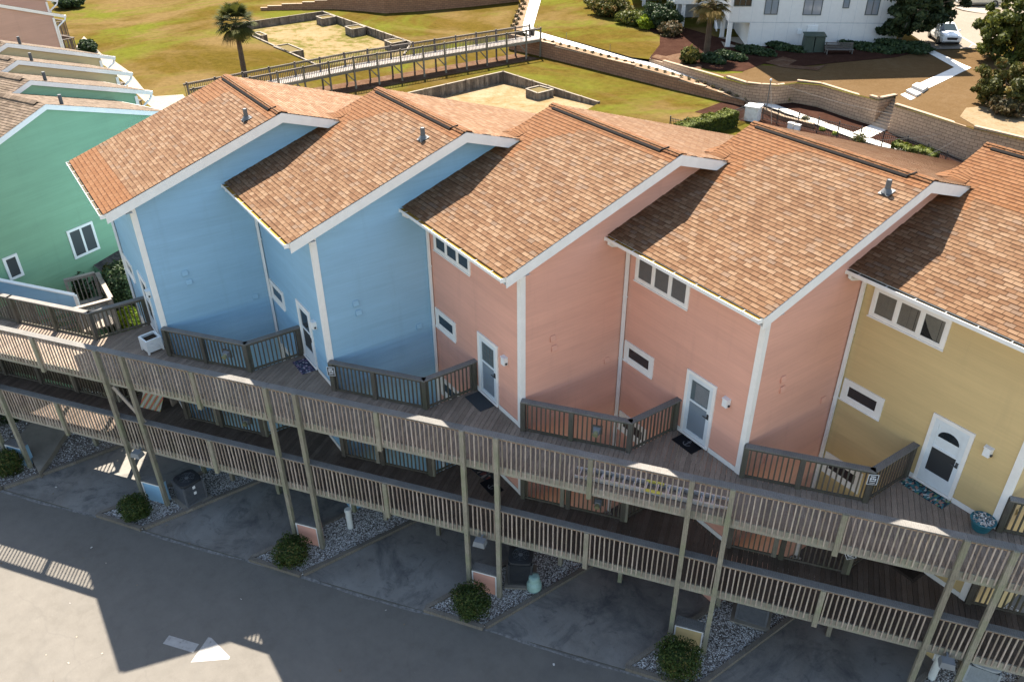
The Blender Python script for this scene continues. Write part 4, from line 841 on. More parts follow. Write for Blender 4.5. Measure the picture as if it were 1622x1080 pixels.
condenser(11.02, 6.95, .9, 'dark condenser between the tall posts and the pale green bollard', 'condenser_dark', .38, 1.0)
condenser(16.2, 12.0, .6, 'wide grey condenser half hidden under the lower rail by the yellow panel', 'condenser_grey', .46, .8, top='condenser_grey')
condenser(21.35, 15.55, .5, 'pale condenser with a round fan at the right edge', 'condenser_pale', .40, .82, top='condenser_pale')
c = (11.62, 7.05, G+.05); o = thing('bollard', c, 'pale green stepped plastic bollard on the gravel island', 'bollard'); m = MB(); m.lathe(c, [(.22, 0), (.24, .05), (.235, .26), (.20, .33), (.18, .36), (.175, .52), (.165, .56), (.10, .585)], 20); m.build('body', 'bollard_green', o, True)
for p, h, lab in (((5.83, 3.36), .85, 'white capped pipe standing on the gravel island near the blue corner'), ((20.63, 14.45), 1.0, 'pale pipe post on the gravel near the right edge')):
    c = (p[0], p[1], G+.05); o = thing('standpipe', c, lab, 'pipe'); m = MB(); m.lathe(c, [(.105, 0), (.104, h)], 16); m.build('pipe', 'pipe_white', o, True); m = MB(); m.lathe((c[0], c[1], c[2]+h), [(.118, -.09), (.119, .01), (.09, .03)], 16); m.build('cap', 'pipe_white', o, True)
# beach towel over a bench on the lower deck
P = np.array((-1.35, -.75)); bu = np.array((.80, .60)); o = thing('towel', (*P, zl), 'striped beach towel hanging on the lower deck at the left', 'towel'); m = MB(); n = 12
for i in range(n):
    a, b = i/n-.5, (i+1)/n-.5; m.face([(*(P+bu*a*.9), zl+.50), (*(P+bu*b*.9), zl+.50), (*(P+bu*b*.9+np.array((.35, -.5))*.55), zl+.03+.01*math.sin(i*2)), (*(P+bu*a*.9+np.array((.35, -.5))*.55), zl+.03+.01*math.sin(i*2+1))])
m.build('cloth', 'towel_stripe', o)
bo = thing('deck_bench', (*P, zl), 'low timber bench on the lower deck behind the striped towel', 'bench'); m = MB(); m.obox(P-np.array((.2, -.25))*.8, bu, .7, .16, zl+.40, zl+.45); m.build('seat', 'deck_upper', bo)
for e in (-.6, .6): m = MB(); m.obox(P-np.array((.2, -.25))*.8+bu*e, bu, .04, .14, zl, zl+.399); m.build('leg', 'deck_upper', bo)
# ------------------------------------------------------------------ the turned row of houses at the left
PH = 2.0306; dv = np.array([math.cos(PH), math.sin(PH)]); uv_ = np.array([dv[1], -dv[0]]); O0 = np.array([-9.511, -.671]); ZP = 6.313; STP = np.array([-4.241, .040]); SBK, SFR = .320, .342; BK = 5.58
def gable_house(O, colour, label, wid, wins=(), vent=True, balcony=True, zp=ZP, bk=BK, fr=6.2, roofmat='shingle_grey'):
    root = thing('gabled_house', (O[0], O[1], G), label, 'house', 'turned row of pastel houses at the left')
    P = lambda x, y, z: (O[0]+uv_[0]*x+dv[0]*y, O[1]+uv_[1]*x+dv[1]*y, z)
    sid = 'siding_'+colour; m = MB(); z = G+.02; lap = .19; yb = bk-.75
    zr = lambda y: zp-SFR*(-y) if y < 0 else zp-SBK*y
    while z < zp-.25:
        z1 = z+lap; lo = max(-fr+.5, -(zp-z1)/SFR+.06); hi = min(yb, (zp-z1)/SBK-.06)
        if hi-lo < .05: break
        m.face([P(-.085, lo, z), P(-.085, hi, z), P(-.1, hi, z1), P(-.1, lo, z1)]); m.face([P(-.1, lo, z), P(-.1, hi, z), P(-.0852, hi, z), P(-.0852, lo, z)]); z = z1
    m.build('gable_wall', sid, root)
    m = MB(); m.face([P(-wid, yb, G), P(-.1, yb, G), P(-.1, yb, zr(yb)-.1), P(-wid, yb, zr(yb)-.1)]); m.face([P(-wid, -fr+.5, G), P(-.1, -fr+.5, G), P(-.1, -fr+.5, zr(-fr+.5)-.1), P(-wid, -fr+.5, zr(-fr+.5)-.1)])
    m.face([P(-wid, -fr+.5, G), P(-wid, yb, G), P(-wid, yb, zr(yb)-.1), P(-wid, 0, zp-.1), P(-wid, -fr+.5, zr(-fr+.5)-.1)]); m.build('outer_walls', sid, root)
    m = MB()
    def pitch(y0, y1, back):
        ln = math.hypot(y1-y0, zr(y1)-zr(y0)); n = int(ln/.14)
        for i in range(n):
            a, b = y0+(y1-y0)*i/n, y0+(y1-y0)*(i+1)/n; q = [P(-wid, a, zr(a)+.014), P(0, a, zr(a)+.014), P(0, b, zr(b)+.001), P(-wid, b, zr(b)+.001)]; m.face(q[::-1] if back else q, [(0, i*.14), (wid, i*.14), (wid, i*.14+.14), (0, i*.14+.14)][::-1 if back else 1])
            m.face([P(-wid, a, zr(a)), P(0, a, zr(a)), P(0, a, zr(a)+.0139), P(-wid, a, zr(a)+.0139)], [(0, i*.14)]*4)
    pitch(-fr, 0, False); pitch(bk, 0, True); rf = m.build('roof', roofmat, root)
    m = MB(); x = -wid
    while x < -.5:
        h = random.uniform(.03, .05)
        for sg, sl_ in ((-1, SFR), (1, SBK)): m.face([P(x, 0, zp+.05+h), P(x+.17, 0, zp+.04+h), P(x+.17, sg*.19, zp+.02+h-.19*sl_), P(x, sg*.19, zp+.03+h-.19*sl_)], [(x, .02), (x+.17, .02), (x+.17, .12), (x, .12)], h*20)
        x += .17
    m.face([P(-wid, -.19, zp-.19*SFR+.005), P(-.5, -.19, zp-.19*SFR+.005), P(-.5, -.185, zp-.19*SFR+.06), P(-wid, -.185, zp-.19*SFR+.06)]); m.build('ridge_cap', 'shingle_grey', rf)
    if vent: c = P(-.35, .85, zr(.85)); MB().tube([(c[0], c[1], c[2]-.05), (c[0], c[1], c[2]+.38)], .07, 10).build('vent_pipe', 'galvanised', rf)
    m = MB()
    for a, b in ((-fr, 0), (0, bk)): m.hexa([P(-.03, a, zr(a)-.2), P(0, a, zr(a)-.2), P(0, b, zr(b)-.2), P(-.03, b, zr(b)-.2), P(-.03, a, zr(a)-.006), P(0, a, zr(a)-.006), P(0, b, zr(b)-.006), P(-.03, b, zr(b)-.006)])
    m.build('rake_board', 'white_trim', root); m = MB(); m.hexa([P(-.22, yb-.02, G), P(-.07, yb-.02, G), P(-.07, yb+.03, G), P(-.22, yb+.03, G), P(-.22, yb-.02, zr(yb)-.3), P(-.07, yb-.02, zr(yb)-.3), P(-.07, yb+.03, zr(yb)-.3), P(-.22, yb+.03, zr(yb)-.3)])
    m.hexa([P(-.075, yb-.14, G), P(-.06, yb-.14, G), P(-.06, yb-.02, G), P(-.075, yb-.02, G), P(-.075, yb-.14, zr(yb)-.3), P(-.06, yb-.14, zr(yb)-.3), P(-.06, yb-.02, zr(yb)-.3), P(-.075, yb-.02, zr(yb)-.3)]); m.build('corner_board', 'white_trim', root)
    m = MB(); a, b = bk+.0, bk+.10; zz = zr(bk)-.03; m.hexa([P(-wid, a, zz-.12), P(0, a, zz-.12), P(0, b, zz-.12), P(-wid, b, zz-.12), P(-wid, a, zz), P(0, a, zz), P(0, b+.02, zz), P(-wid, b+.02, zz)]); m.build('gutter', 'gutter_white', root)
    m = MB(); m.tube([P(-.05, bk+.05, zz-.12), P(-.05, bk-.05, zz-.3), P(-.05, yb+.09, zz-.62), P(-.05, yb+.06, zz-.8), P(-.05, yb+.06, G+.1)], .05, 8); m.build('downspout', 'gutter_white', root)
    for y0, y1, z0, z1, n in wins:
        f = MB(); t = .10
        def bx(mm, ya, yb_, za, zb_, x0, x1): mm.hexa([P(x0, ya, za), P(x1, ya, za), P(x1, yb_, za), P(x0, yb_, za), P(x0, ya, zb_), P(x1, ya, zb_), P(x1, yb_, zb_), P(x0, yb_, zb_)])
        bx(f, y0, y1, z0, z0+t, -.099, -.05); bx(f, y0, y1, z1-t, z1, -.099, -.05); bx(f, y0, y0+t, z0+t, z1-t, -.099, -.05); bx(f, y1-t, y1, z0+t, z1-t, -.099, -.05)
        iw = (y1-y0-2*t-(n-1)*.09)/n
        for i in range(1, n): a = y0+t+i*iw+(i-1)*.09; bx(f, a, a+.09, z0+t, z1-t, -.099, -.052)
        w = f.build('window', 'white_trim', root)
        for i in range(n): a = y0+t+i*(iw+.09); MB().face([P(-.070, a, z0+t), P(-.070, a+iw, z0+t), P(-.070, a+iw, z1-t), P(-.070, a, z1-t)]).build('pane', 'screen_dark', w)
    if balcony:
        m = MB(); zb = 1.9; y0, y1 = yb+.05, yb+1.15
        m.hexa([P(-wid+.3, y0, zb-.2), P(-.25, y0, zb-.2), P(-.25, y1, zb-.2), P(-wid+.3, y1, zb-.2), P(-wid+.3, y0, zb), P(-.25, y0, zb), P(-.25, y1, zb), P(-wid+.3, y1, zb)]); d = m.build('balcony', 'brown_deck', root); m = MB()
        m.beam(P(-.28, y0, zb+1.05), P(-.28, y1, zb+1.05), .12, .05); m.beam(P(-wid+.3, y1, zb+1.05), P(-.28, y1, zb+1.05), .12, .05); k = y0+.1
        while k < y1: m.beam(P(-.28, k, zb), P(-.28, k, zb+1.03), .05, .05, (1, 0, 0)); k += .16
        k = -wid+.3
        while k < -.3: m.beam(P(k, y1, zb), P(k, y1, zb+1.03), .05, .05, (1, 0, 0)); k += .16
        m.beam(P(-.3, y1-.05, G), P(-.3, y1-.05, zb-.2), .14, .14, (1, 0, 0)); m.build('balustrade', 'far_rail', d)
    return root
def wy(px, py):
    q = onplane(px, py, (O0[0]-uv_[0]*.06, O0[1]-uv_[1]*.06, 0), (uv_[0], uv_[1], 0)); return (q[:2]-O0)@dv, q[2]
wa = [wy(*p) for p in ((2.6, 410.4), (26, 401.3), (39.7, 436.3), (16.9, 444))]; wb = [wy(*p) for p in ((105, 366), (146.7, 350.7), (158.2, 393.5), (119.3, 411.7))]
box4 = lambda w, n: ((w[0][0]+w[3][0])/2, (w[1][0]+w[2][0])/2, (w[2][1]+w[3][1])/2, (w[0][1]+w[1][1])/2, n)
gable_house(O0, 'green', 'green gabled house at the left whose whole side wall with two windows shows', 4.0, [box4(wa, 1), box4(wb, 2)], fr=4.3)
gable_house(O0+STP, 'green', 'green gabled house just behind the nearest green one, only the top of its wall showing', 4.0)
gable_house(O0+2*STP, 'pale_yellow', 'pale yellow gabled house behind the two green ones', 4.0)
gable_house(O0+3*STP, 'pale_yellow', 'pale yellow gabled house next to the far rose-pink one', 4.0)
q = at(100, 17, 4.81)[:2]; OP = q-dv*BK
gable_house(OP, 'rose', 'rose-pink house at the top left corner with timber balconies behind', 5.0, vent=False); 
q = at(92, -3, 4.81)[:2]; gable_house(q-dv*BK+STP*.3, 'rose', 'farthest pink house, peeking over the rose-pink one at the top left', 5.0, vent=False)
# low shingled lean-to at the foot of the green house
def wallpt(px, py): return onplane(px, py, (O0[0]-uv_[0]*.07, O0[1]-uv_[1]*.07, 0), (uv_[0], uv_[1], 0))
A_ = [wallpt(148, 420), wallpt(187, 397), at(226, 392, -.35), at(212, 472, -.95)]; zl_ = -1.2
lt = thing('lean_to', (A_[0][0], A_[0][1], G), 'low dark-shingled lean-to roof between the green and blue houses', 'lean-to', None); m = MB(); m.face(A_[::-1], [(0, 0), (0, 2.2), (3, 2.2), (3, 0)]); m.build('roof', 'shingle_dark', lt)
m = MB(); m.face([A_[0], A_[3], (A_[3][0], A_[3][1], A_[3][2]-.3), (A_[0][0], A_[0][1], A_[0][2]-.3)]); m.build('fascia', 'siding_green', lt); m = MB(); B_ = [p+(sum(A_)/4-p)*.08 for p in A_]
m.prism([tuple(p[:2]) for p in B_], G, zl_-.1); m.build('walls', 'siding_green', lt)
# landing with bleached rails and blue stair wall between the rows
zr_ = -.12; Q = [at(92.6, 445, zr_), at(154.6, 430.6, zr_), at(175, 473, zr_), at(120, 487, zr_)]; x0, x1 = (Q[0][0]), (Q[2][0]+Q[3][0])/2; y1 = (Q[1][1]+Q[2][1])/2; y0 = (Q[0][1]+Q[3][1])/2
ld = thing('stair_landing', ((x0+x1)/2, (y0+y1)/2, G), 'bleached timber stair landing between the green and blue houses', 'landing'); zf = zr_-1.08
m = MB(); k = x0
while k < x1-.05: m.box(k, min(k+.13, x1), y0, y1, zf-.04, zf); k += .14
m.build('decking', 'bleached', ld)
def railx(P0, P1, zt, zb, thg, mat='bleached', nm='rail', ph=None):
    P0, P1 = np.array(P0[:2]), np.array(P1[:2]); d = P1-P0; ln = np.hypot(*d); u = d/ln; m = MB(); m.obox((P0+P1)/2, u, ln/2, .085, zt-.04, zt); m.obox((P0+P1)/2, u, ln/2-.04, .02, zt-.14, zt-.041)
    for f in (0.04, .96): m.obox(P0+d*f, u, .055, .055, zb-.25, zt-.041)
    k = .16
    while k < ln-.1: m.obox(P0+u*k, u, .019, .019, zb-.1, zt-.08); k += .16
    return m.build(nm, mat, thg)
railx((x0, y0+.1), (x0, y1-.09), zr_, zf, ld); railx((x0+.09, y1), (x1-.09, y1), zr_, zf, ld); railx((x1, y1-.0), (x1, y0), zr_, zf, ld)
m = MB()
for a in (x0+.1, x1-.1):
    for b in (y0+.1, y1-.1): m.box(a-.06, a+.06, b-.06, b+.06, G, zf-.041)
m.build('legs', 'post_green', ld)
m = MB()
for i in range(9): m.box(x0+.1+i*.3, x0+.1+i*.3+.29, y0-1.25, y0-.02, zf-.2-i*.19, zf-.15-i*.19)
m.box(x0+.1, x0+2.8, y0-1.28, y0-1.24, zf-2.2, zf-1.9); m.build('flight', 'bleached', ld)
a0, a1 = at(-40, 434.5, 1.05), at(116, 466, .02); u = (a1-a0)[:2]; ln = np.hypot(*u); u = u/ln; c = (a0+a1)[:2]/2; slp = (a1[2]-a0[2])/ln
sw = thing('stair_wall', (*c, G), 'sloping pale blue stair side wall with white cap at the left edge', 'low wall'); m = MB(); nv = np.array([-u[1], u[0]])
def slab3(m, h, lo, hi, e=0.):
    q = []
    for zz in (lo, hi):
        for s, (P, z) in ((-1, (a0[:2]-u*e, a0[2])), (-1, (a1[:2]+u*e, a1[2])), (1, (a1[:2]+u*e, a1[2])), (1, (a0[:2]-u*e, a0[2]))): q.append((*(P+nv*h*s), z+zz))
    m.hexa(q)
slab3(m, .045, -.60, -.045); m.build('panel', 'siding_blue', sw); m = MB(); slab3(m, .09, -.044, 0, .02); slab3(m, .055, -.70, -.601); m.obox(a1[:2]+u*.05, u, .05, .06, a1[2]-.72, a1[2]-.046); m.build('trim', 'white_trim', sw)
# lower-left planked wall, concrete slab, mulch
pw = thing('plank_wall', (-5.9, -4.6, zl), 'tall plank wall on the lower deck at the left edge', 'plank wall'); m = MB(); A1, A2 = np.array(rowp(-9.2, .25)[:2]), np.array(rowp(-8.6, -2.2)[:2]); d = A2-A1; n = 18
for i in range(n): m.obox(A1+d*(i+.5)/n, d/np.hypot(*d), np.hypot(*d)/n/2-.004, .02, zl, zl+2.3)
m.build('planks', 'bleached', pw)
scr = thing('timber_screen', rowp(-6.5, -.4, zl), 'dark plank screen behind the lower walkway rail at the left', 'screen'); m = MB()
k = -16.0
while k < -2.6: m.obox(rowp(k, -.42, 0), rv, .066, .018, zl-.2, zl+1.55+random.uniform(-.01, .01)); k += .142
m.build('planks', 'screen_wood', scr); m = MB(); m.obox(rowp(-9.3, -.40, 0), rv, 6.8, .07, zl+1.571, zl+1.61); m.build('cap', 'bleached', scr)
sp = [at(*p, G+.3) for p in ((30, 690), (57, 662), (112, 672), (84, 716), (62, 748))]; m = MB(); m.prism([tuple(p[:2]) for p in sp], G, G+.3); single(m, 'concrete_slab', 'concrete', (*sp[2][:2], G), 'pale concrete slab behind the leftmost blue panel', 'slab')
sheet('mulch_bed', [tuple(at(*p, G)[:2]) for p in ((-40, 640), (30, 632), (60, 700), (40, 745), (-40, 720))], 'mulch', G+.02, 'stuff')
def bush(px, py, z, r, mat, label, n=5000, size=.07, clumps=26, seed=1, cat='shrub', name='shrub', zb=None, core=True, group=None):
    P = at(px, py, z); zb = G if zb is None else zb; o = thing(name, (P[0], P[1], zb), label, cat, group); C = (P[0], P[1], P[2])
    parts = [leaves(C, r, n, size, .5, clumps, seed), leaves(C, tuple(x*.92 for x in r), n//2, size, .5, 0, seed+1)]; V, F, R = merge(*parts); rawmesh('foliage', V, F, R, mat, o)
    if core: oriented_leaf_core('branches', C, tuple(x*.55 for x in r), mat, o, seed)
    m = MB()
    for i in range(4): t = i*1.6+seed; m.tube([(P[0], P[1], zb), (P[0]+.25*r[0]*math.cos(t), P[1]+.25*r[1]*math.sin(t), (zb+P[2])/2), (P[0]+.5*r[0]*math.cos(t), P[1]+.5*r[1]*math.sin(t), P[2]+.3*r[2])], [.06, .045, .02], 6)
    m.build('stems', 'trunk_bark', o); return o
bush(200, 466, -1.0, (.85, .85, 1.6), 'leaf_dark', 'tall dark shrub beside the left blue house wall', 7000, .07, 34, 2)
bush(90, 457, -1.15, (.7, .8, 1.2), 'leaf_dark', 'broad dark shrub at the foot of the green wall left of the landing', 7000, .07, 30, 3)
bush(120, 455, -1.3, (.7, .7, 1.1), 'leaf_dark', 'dark shrub behind the stair landing rail by the green wall', 6000, .07, 30, 7)
bush(152, 443, -1.4, (.7, .7, 1.1), 'leaf_dark', 'dark shrub between the stair landing and the low shingled roof', 5500, .07, 28, 4)
bush(188, 466, -1.6, (.8, .8, 1.4), 'leaf_juniper', 'olive shrub right beside the stair landing', 5500, .07, 28, 9)
bush(211, 513, -1.9, (.6, .6, .8), 'leaf_lime', 'bright lime-green shrub behind the walkway rail', 6200, .06, 26, 5)
bush(176, 500, -3.2, (.9, .8, 1.3), 'leaf_dark', 'dark shrub under the stair landing rail', 5200, .065, 26, 6)
bush(40, 560, -4.3, (1.8, 1.6, 1.5), 'leaf_dark', 'large dark shrub behind the lower walkway rail at the left', 7000, .08, 34, 10)
bush(8, 636, -4.7, (1.1, 1.1, .9), 'leaf_dark', 'dark shrub on the mulch under the walkway at the left edge', 4000, .07, 24, 12)
bush(-30, 560, -4.0, (1.8, 1.6, 1.6), 'leaf_dark', 'dark shrub at the left edge behind the lower walkway rail', 6000, .08, 34, 11)
# ------------------------------------------------------------------ lawn with the two sunken pits
pitA = [at(*p, G)[:2] for p in ((374, 39.5), (511, 20), (652, 69), (640, 88), (505, 106), (380, 49.5))]
pitB = [at(*p, G)[:2] for p in ((640, 151), (797, 115.5), (948, 164), (900, 190), (770, 222), (660, 205))]
def ccw(Q):
    a = sum(Q[i-1][0]*Q[i][1]-Q[i][0]*Q[i-1][1] for i in range(len(Q))); return Q if a > 0 else Q[::-1]
pitA_, pitB_ = ccw(pitA), ccw(pitB)
drape('lawn', [(-400, -200, G), (250, -200, G), (250, 420, G), (-400, 420, G)], 'lawn', None, 0, 40, px=False, holes=[[(*p, G) for p in pitA_], [(*p, G) for p in pitB_]])
def pit(Q, depth, mat, slope=None):
    mb = MB(); mb.face([(p[0], p[1], G-depth if not slope else slope(p)) for p in ccw(Q)]); o = mb.build('pit_floor', mat); tag(o, kind='structure'); return o
pit(pitA, .75, 'pit_grass')
tipB = pitB[2]; pit(pitB, .95, 'pit_sand', lambda p: G-.95 if np.hypot(*(p-tipB)) > 4 else G-.25)
def timber_wall(name, pts, depth, label, loops=False, top=.12, bz=None):
    o = thing('retaining_wall', (*pts[0], G-depth), label, 'retaining wall', 'low timber retaining walls on the lawn'); n = len(pts); mw, mc, mp = MB(), MB(), MB()
    for i in range(n if loops else n-1):
        a, b = np.array(pts[i]), np.array(pts[(i+1) % n]); d = b-a; ln = np.hypot(*d); u = d/ln; k = max(1, round(ln/.28))
        for j in range(k): mw.obox(a+d*(j+.5)/k, u, ln/k/2-.006, .05, G-depth-.1, G+top-.03+random.uniform(-.01, .01))
        mc.obox((a+b)/2, u, ln/2, .10, G+top-.028, G+top+.03)
        k = max(1, round(ln/2.2))
        for j in range(k+1): nv = np.array([-u[1], u[0]]); mp.obox(a+d*j/k, u, .07, .12, G-depth-.1, G+top+.06)
    mw.build('boards', 'wall_timber', o); mc.build('cap', 'cap_timber', o); mp.build('posts', 'wall_timber', o); return o
timber_wall('a', [pitA[4], pitA[5], pitA[0], pitA[1], pitA[2], pitA[3]], .75, 'weathered timber wall round the sunken grassy pit by the palm')
timber_wall('b', [pitB[0], pitB[1], pitB[2]], .95, 'weathered timber wall holding back the lawn round the sandy pit')
def tbox(pts, label, depth, soil='earth'):
    Q = [at(*p, G+.12)[:2] for p in pts]; o = thing('timber_planter', (*(sum(Q)/4), G-depth), label, 'planter', 'square timber planters in the pits'); m, mc = MB(), MB()
    for i in range(4):
        a, b = Q[i], Q[(i+1) % 4]; d = b-a; ln = np.hypot(*d); u = d/ln; k = max(1, round(ln/.28)); nv = np.array([-u[1], u[0]])
        for j in range(k): m.obox(a+d*(j+.5)/k, u, ln/k/2-.006, .05, G-depth, G+.10+random.uniform(-.01, .01))
        mc.obox((a+b)/2, u, ln/2, .09, G+.101, G+.15)
    m.build('boards', 'wall_timber', o); mc.build('cap', 'cap_timber', o); MB().face([(*p, G+.05) for p in ccw(Q)]).build('earth', soil, o)
z5 = lambda x, y: (380+x/5.775, y/5.775); z1_ = lambda x, y: (780+x/5.775, y/5.775)
tbox([z5(698, 152), z5(815, 135), z5(872, 155), z5(755, 175)], 'timber planter in the far corner of the grassy pit', .75)
tbox([z5(962, 245), z5(1085, 228), z5(1145, 250), z5(1025, 272)], 'timber planter halfway along the right side of the grassy pit', .75)
tbox([z5(1322, 370), z5(1450, 350), z5(1520, 375), z5(1390, 400)], 'timber planter of the grassy pit nearest the boardwalk rail', .75)
tbox([z5(310, 425), z5(440, 403), z5(578, 460), z5(455, 480)], 'wide timber planter on the left side of the grassy pit', .75)
tbox([z5(130, 300), z5(180, 293), z5(245, 320), z5(195, 330)], 'small timber planter half hidden behind the palm', .75)
tbox([z1_(308, 815), z1_(430, 785), z1_(555, 820), z1_(415, 855)], 'timber planter in the sandy pit above the pink roof', .95)
pp = [(133, 58), (160, 85), (181, 97), (205, 114), (228, 142), (245, 153), (290, 150), (310, 180), (258, 185), (228, 160), (196, 130), (168, 106), (120, 75)]
mb = MB(); mb.face([(*at(*p, G)[:2], G+.01) for p in pp][::-1]); o = mb.build('garden_path', 'concrete'); tag(o, kind='structure')
if o.data.polygons[0].normal.z < 0: o.data.flip_normals()
bush(139, 75, G+.6, (1.0, 1.0, .8), 'leaf_dark', 'dark shrub under the balcony of the rose-pink house', 3500, .16, 18, 8)
for i, (px, py, lab) in enumerate(((100, 3, 'dark clipped shrub at the top left behind the far houses'), (118, 1, 'second dark shrub along the top edge of the lawn'))): bush(px, py, G+.9, (1.9, 1.3, .8), 'leaf_dark', lab, 2500, .2, 14, 90+i)
# ------------------------------------------------------------------ raised boardwalk over the lawn
bw = thing('boardwalk', (-46, 33, G), 'long raised grey boardwalk with railings crossing the back lawn', 'boardwalk')
bx0, bx1 = -47.6, -45.75; by0, by1 = 12.5, 48.9; zd = lambda y: -4.25+.55*min(1, max(0, (y-12)/16))
m = MB(); y = by0
while y < by1: m.hexa([(bx0, y, zd(y)-.05), (bx1, y, zd(y)-.05), (bx1, y+.13, zd(y)-.05), (bx0, y+.13, zd(y)-.05), (bx0, y, zd(y)), (bx1, y, zd(y)), (bx1, y+.13, zd(y)), (bx0, y+.13, zd(y))]); y += .145
m.build('decking', 'far_deck', bw); ys = [by0+.6+i*2.42 for i in range(16)]; ys = [y for y in ys if y < by1]
m = MB()
for x in (bx0-.02, bx1+.02):
    for a, b in zip(ys, ys[1:]): m.beam((x, a, zd(a)-.16), (x, b, zd(b)-.16), .05, .24)
    m.beam((x, ys[-1], zd(ys[-1])-.16), (x, by1, zd(by1)-.16), .05, .24)
tag(m.build('stringers', 'far_post', bw), kind='stuff'); bal_ = MB()
for x, sx in ((bx0-.06, 1), (bx1+.06, -1)):
    h = MB(); h.beam((x, by0+.3, zd(by0)+1.06), (x, 28, zd(28)+1.06), .14, .05); h.beam((x, 28, zd(28)+1.06), (x, by1, zd(by1)+1.06), .14, .05); h.beam((x+.02*sx, by0+.3, zd(by0)+.96), (x+.02*sx, 28, zd(28)+.96), .05, .09); h.beam((x+.02*sx, 28, zd(28)+.96), (x+.02*sx, by1, zd(by1)+.96), .05, .09); h.build('handrail', 'far_rail', bw)
    y = by0+.4
    while y < 46.6: bal_.box(x-.02, x+.02, y-.02, y+.02, zd(y)+.02, zd(y)+.92); y += .165
    for y in ys+[by1-.1]:
        p = MB(); p.box(x-.07, x+.07, y-.07, y+.07, G if y < 47 else G, zd(y)+1.16); p.build('post', 'far_rail' if x < bx1 else 'far_post', bw)
    if sx == -1:
        for y in ys[2:]: p = MB(); p.beam((x-.02, y-.75, zd(y)-.30), (x-.02, y-.05, zd(y)-1.05), .07, .1); p.build('brace', 'far_post', bw)
tag(bal_.build('balusters', 'far_rail', bw), kind='stuff')
drape('mulch_bed', [(-48.3, 20, G), (-44.9, 20, G), (-45.0, 48.3, G), (-48.3, 47.5, G)], 'mulch_pale', None, .012, 4, 'stuff', px=False)
# ------------------------------------------------------------------ block walls
def block_wall(name, pts, mat, label, cap=.0, thick=.3, capmat='cap_block', step=True):
    """pts: (x,y,z bottom,z top)"""
    o = thing('block_wall', (pts[0][0], pts[0][1], pts[0][2]), label, 'retaining wall', 'concrete block retaining walls'); m, mc = MB(), MB(); run = 0
    for A, B in zip(pts, pts[1:]):
        a, b = np.array(A[:2]), np.array(B[:2]); d = b-a; ln = np.hypot(*d); u = d/ln; nv = np.array([-u[1], u[0]]); k = max(1, round(ln/.9))
        for j in range(k):
            t0, t1 = j/k, (j+1)/k; z0, z1 = A[2]+(B[2]-A[2])*t0, A[2]+(B[2]-A[2])*t1; tm = A[3]+(B[3]-A[3])*(t0+t1)/2; tp = (round(tm/.2)*.2 if step else tm)
            p, q = a+d*t0, a+d*t1; P2, Q2 = p+nv*thick, q+nv*thick
            for r0, r1, s0, s1, w0, w1 in ((p, q, z0, z1, run+ln*t0, run+ln*t1), (Q2, P2, z1, z0, run+ln*t1, run+ln*t0)): m.face([(*r0, s0-.3), (*r1, s1-.3), (*r1, tp), (*r0, tp)], [(w0, s0-.3-G), (w1, s1-.3-G), (w1, tp-G), (w0, tp-G)])
            m.face([(*p, z0-.3), (*P2, z0-.3), (*P2, tp), (*p, tp)], [(0, 0), (.3, 0), (.3, 2), (0, 2)]); m.face([(*q, z0-.3), (*Q2, z0-.3), (*Q2, tp), (*q, tp)], [(0, 0), (.3, 0), (.3, 2), (0, 2)])
            mc.hexa([(*(p-nv*.03), tp+.001), (*(q-nv*.03), tp+.001), (*(Q2+nv*.02), tp+.001), (*(P2+nv*.02), tp+.001), (*(p-nv*.03), tp+.075), (*(q-nv*.03), tp+.075), (*(Q2+nv*.02), tp+.075), (*(P2+nv*.02), tp+.075)])
        run += ln
    m.build('courses', mat, o); mc.build('cap', capmat, o); return o
def gp(px, py, z=G): q = at(px, py, z); return q[0], q[1]
wl = [(*gp(838.9, 85.7), G, -4.05), (*gp(950, 113), G, -4.2), (*gp(1060, 141), G, -4.42), (*gp(1143.7, 161), G, -4.85), (*gp(1178, 168.5), G, -5.15)]
block_wall('lower', wl, 'block_brown', 'long brown block wall holding up the white path beside the lawn')
rw = [(-50.5, 48.0, G, -4.05), (*gp(838.9, 85.7), G, -4.05)]
block_wall('return', rw, 'block_brown', 'short brown block wall under the boardwalk end')
# the white path climbing along the wall, its planting strip
def ztop(px): return float(np.interp(px, [830, 839, 950, 1060, 1144, 1180, 1290, 1500], [-3.96, -3.96, -4.1, -4.32, -4.75, -5.06, -5.38, -5.42]))
def zpath(px, py): return at(px, py, ztop(px))
near = [(842, 57), (950, 84.5), (1060, 113.5), (1120, 131), (1185, 158), (1262, 186), (1349, 218.5), (1411.6, 237.6), (1490.6, 269)]
far_ = [(1496, 263.5), (1417, 231), (1354.4, 210), (1280, 183.5), (1185, 150.6), (1110, 121), (1060, 106.5), (1000, 91.8), (930, 71.5), (844, 49)]
drape('white_path', near+far_, 'path_concrete', lambda x, y: at(x, y, ztop(x)), .02, 2)
up = lambda x, y: at(x, y, -3.95-.0*(x))
drape('white_path_upper', [(842, 57.5), (828, 52), (828.5, 40), (839.7, 0), (846, -22), (864, -22), (857, 0), (843.5, 47), (844, 49.5)], 'path_concrete', up, .03, 2)
drape('planting_strip', [(839, 61), (842, 57), (950, 84.5), (1060, 113.5), (1120, 131), (1185, 158), (1187, 164), (1143, 147.5), (1060, 119.8), (950, 90.3)], 'strip_soil', lambda x, y: at(x, y, ztop(x)), .0, 2)
drape('planting_strip', [(828.5, 42), (839.7, 0), (846, -22), (832, -22), (826.8, 0), (808.6, 46), (828, 50)], 'strip_soil', up, .0, 2)
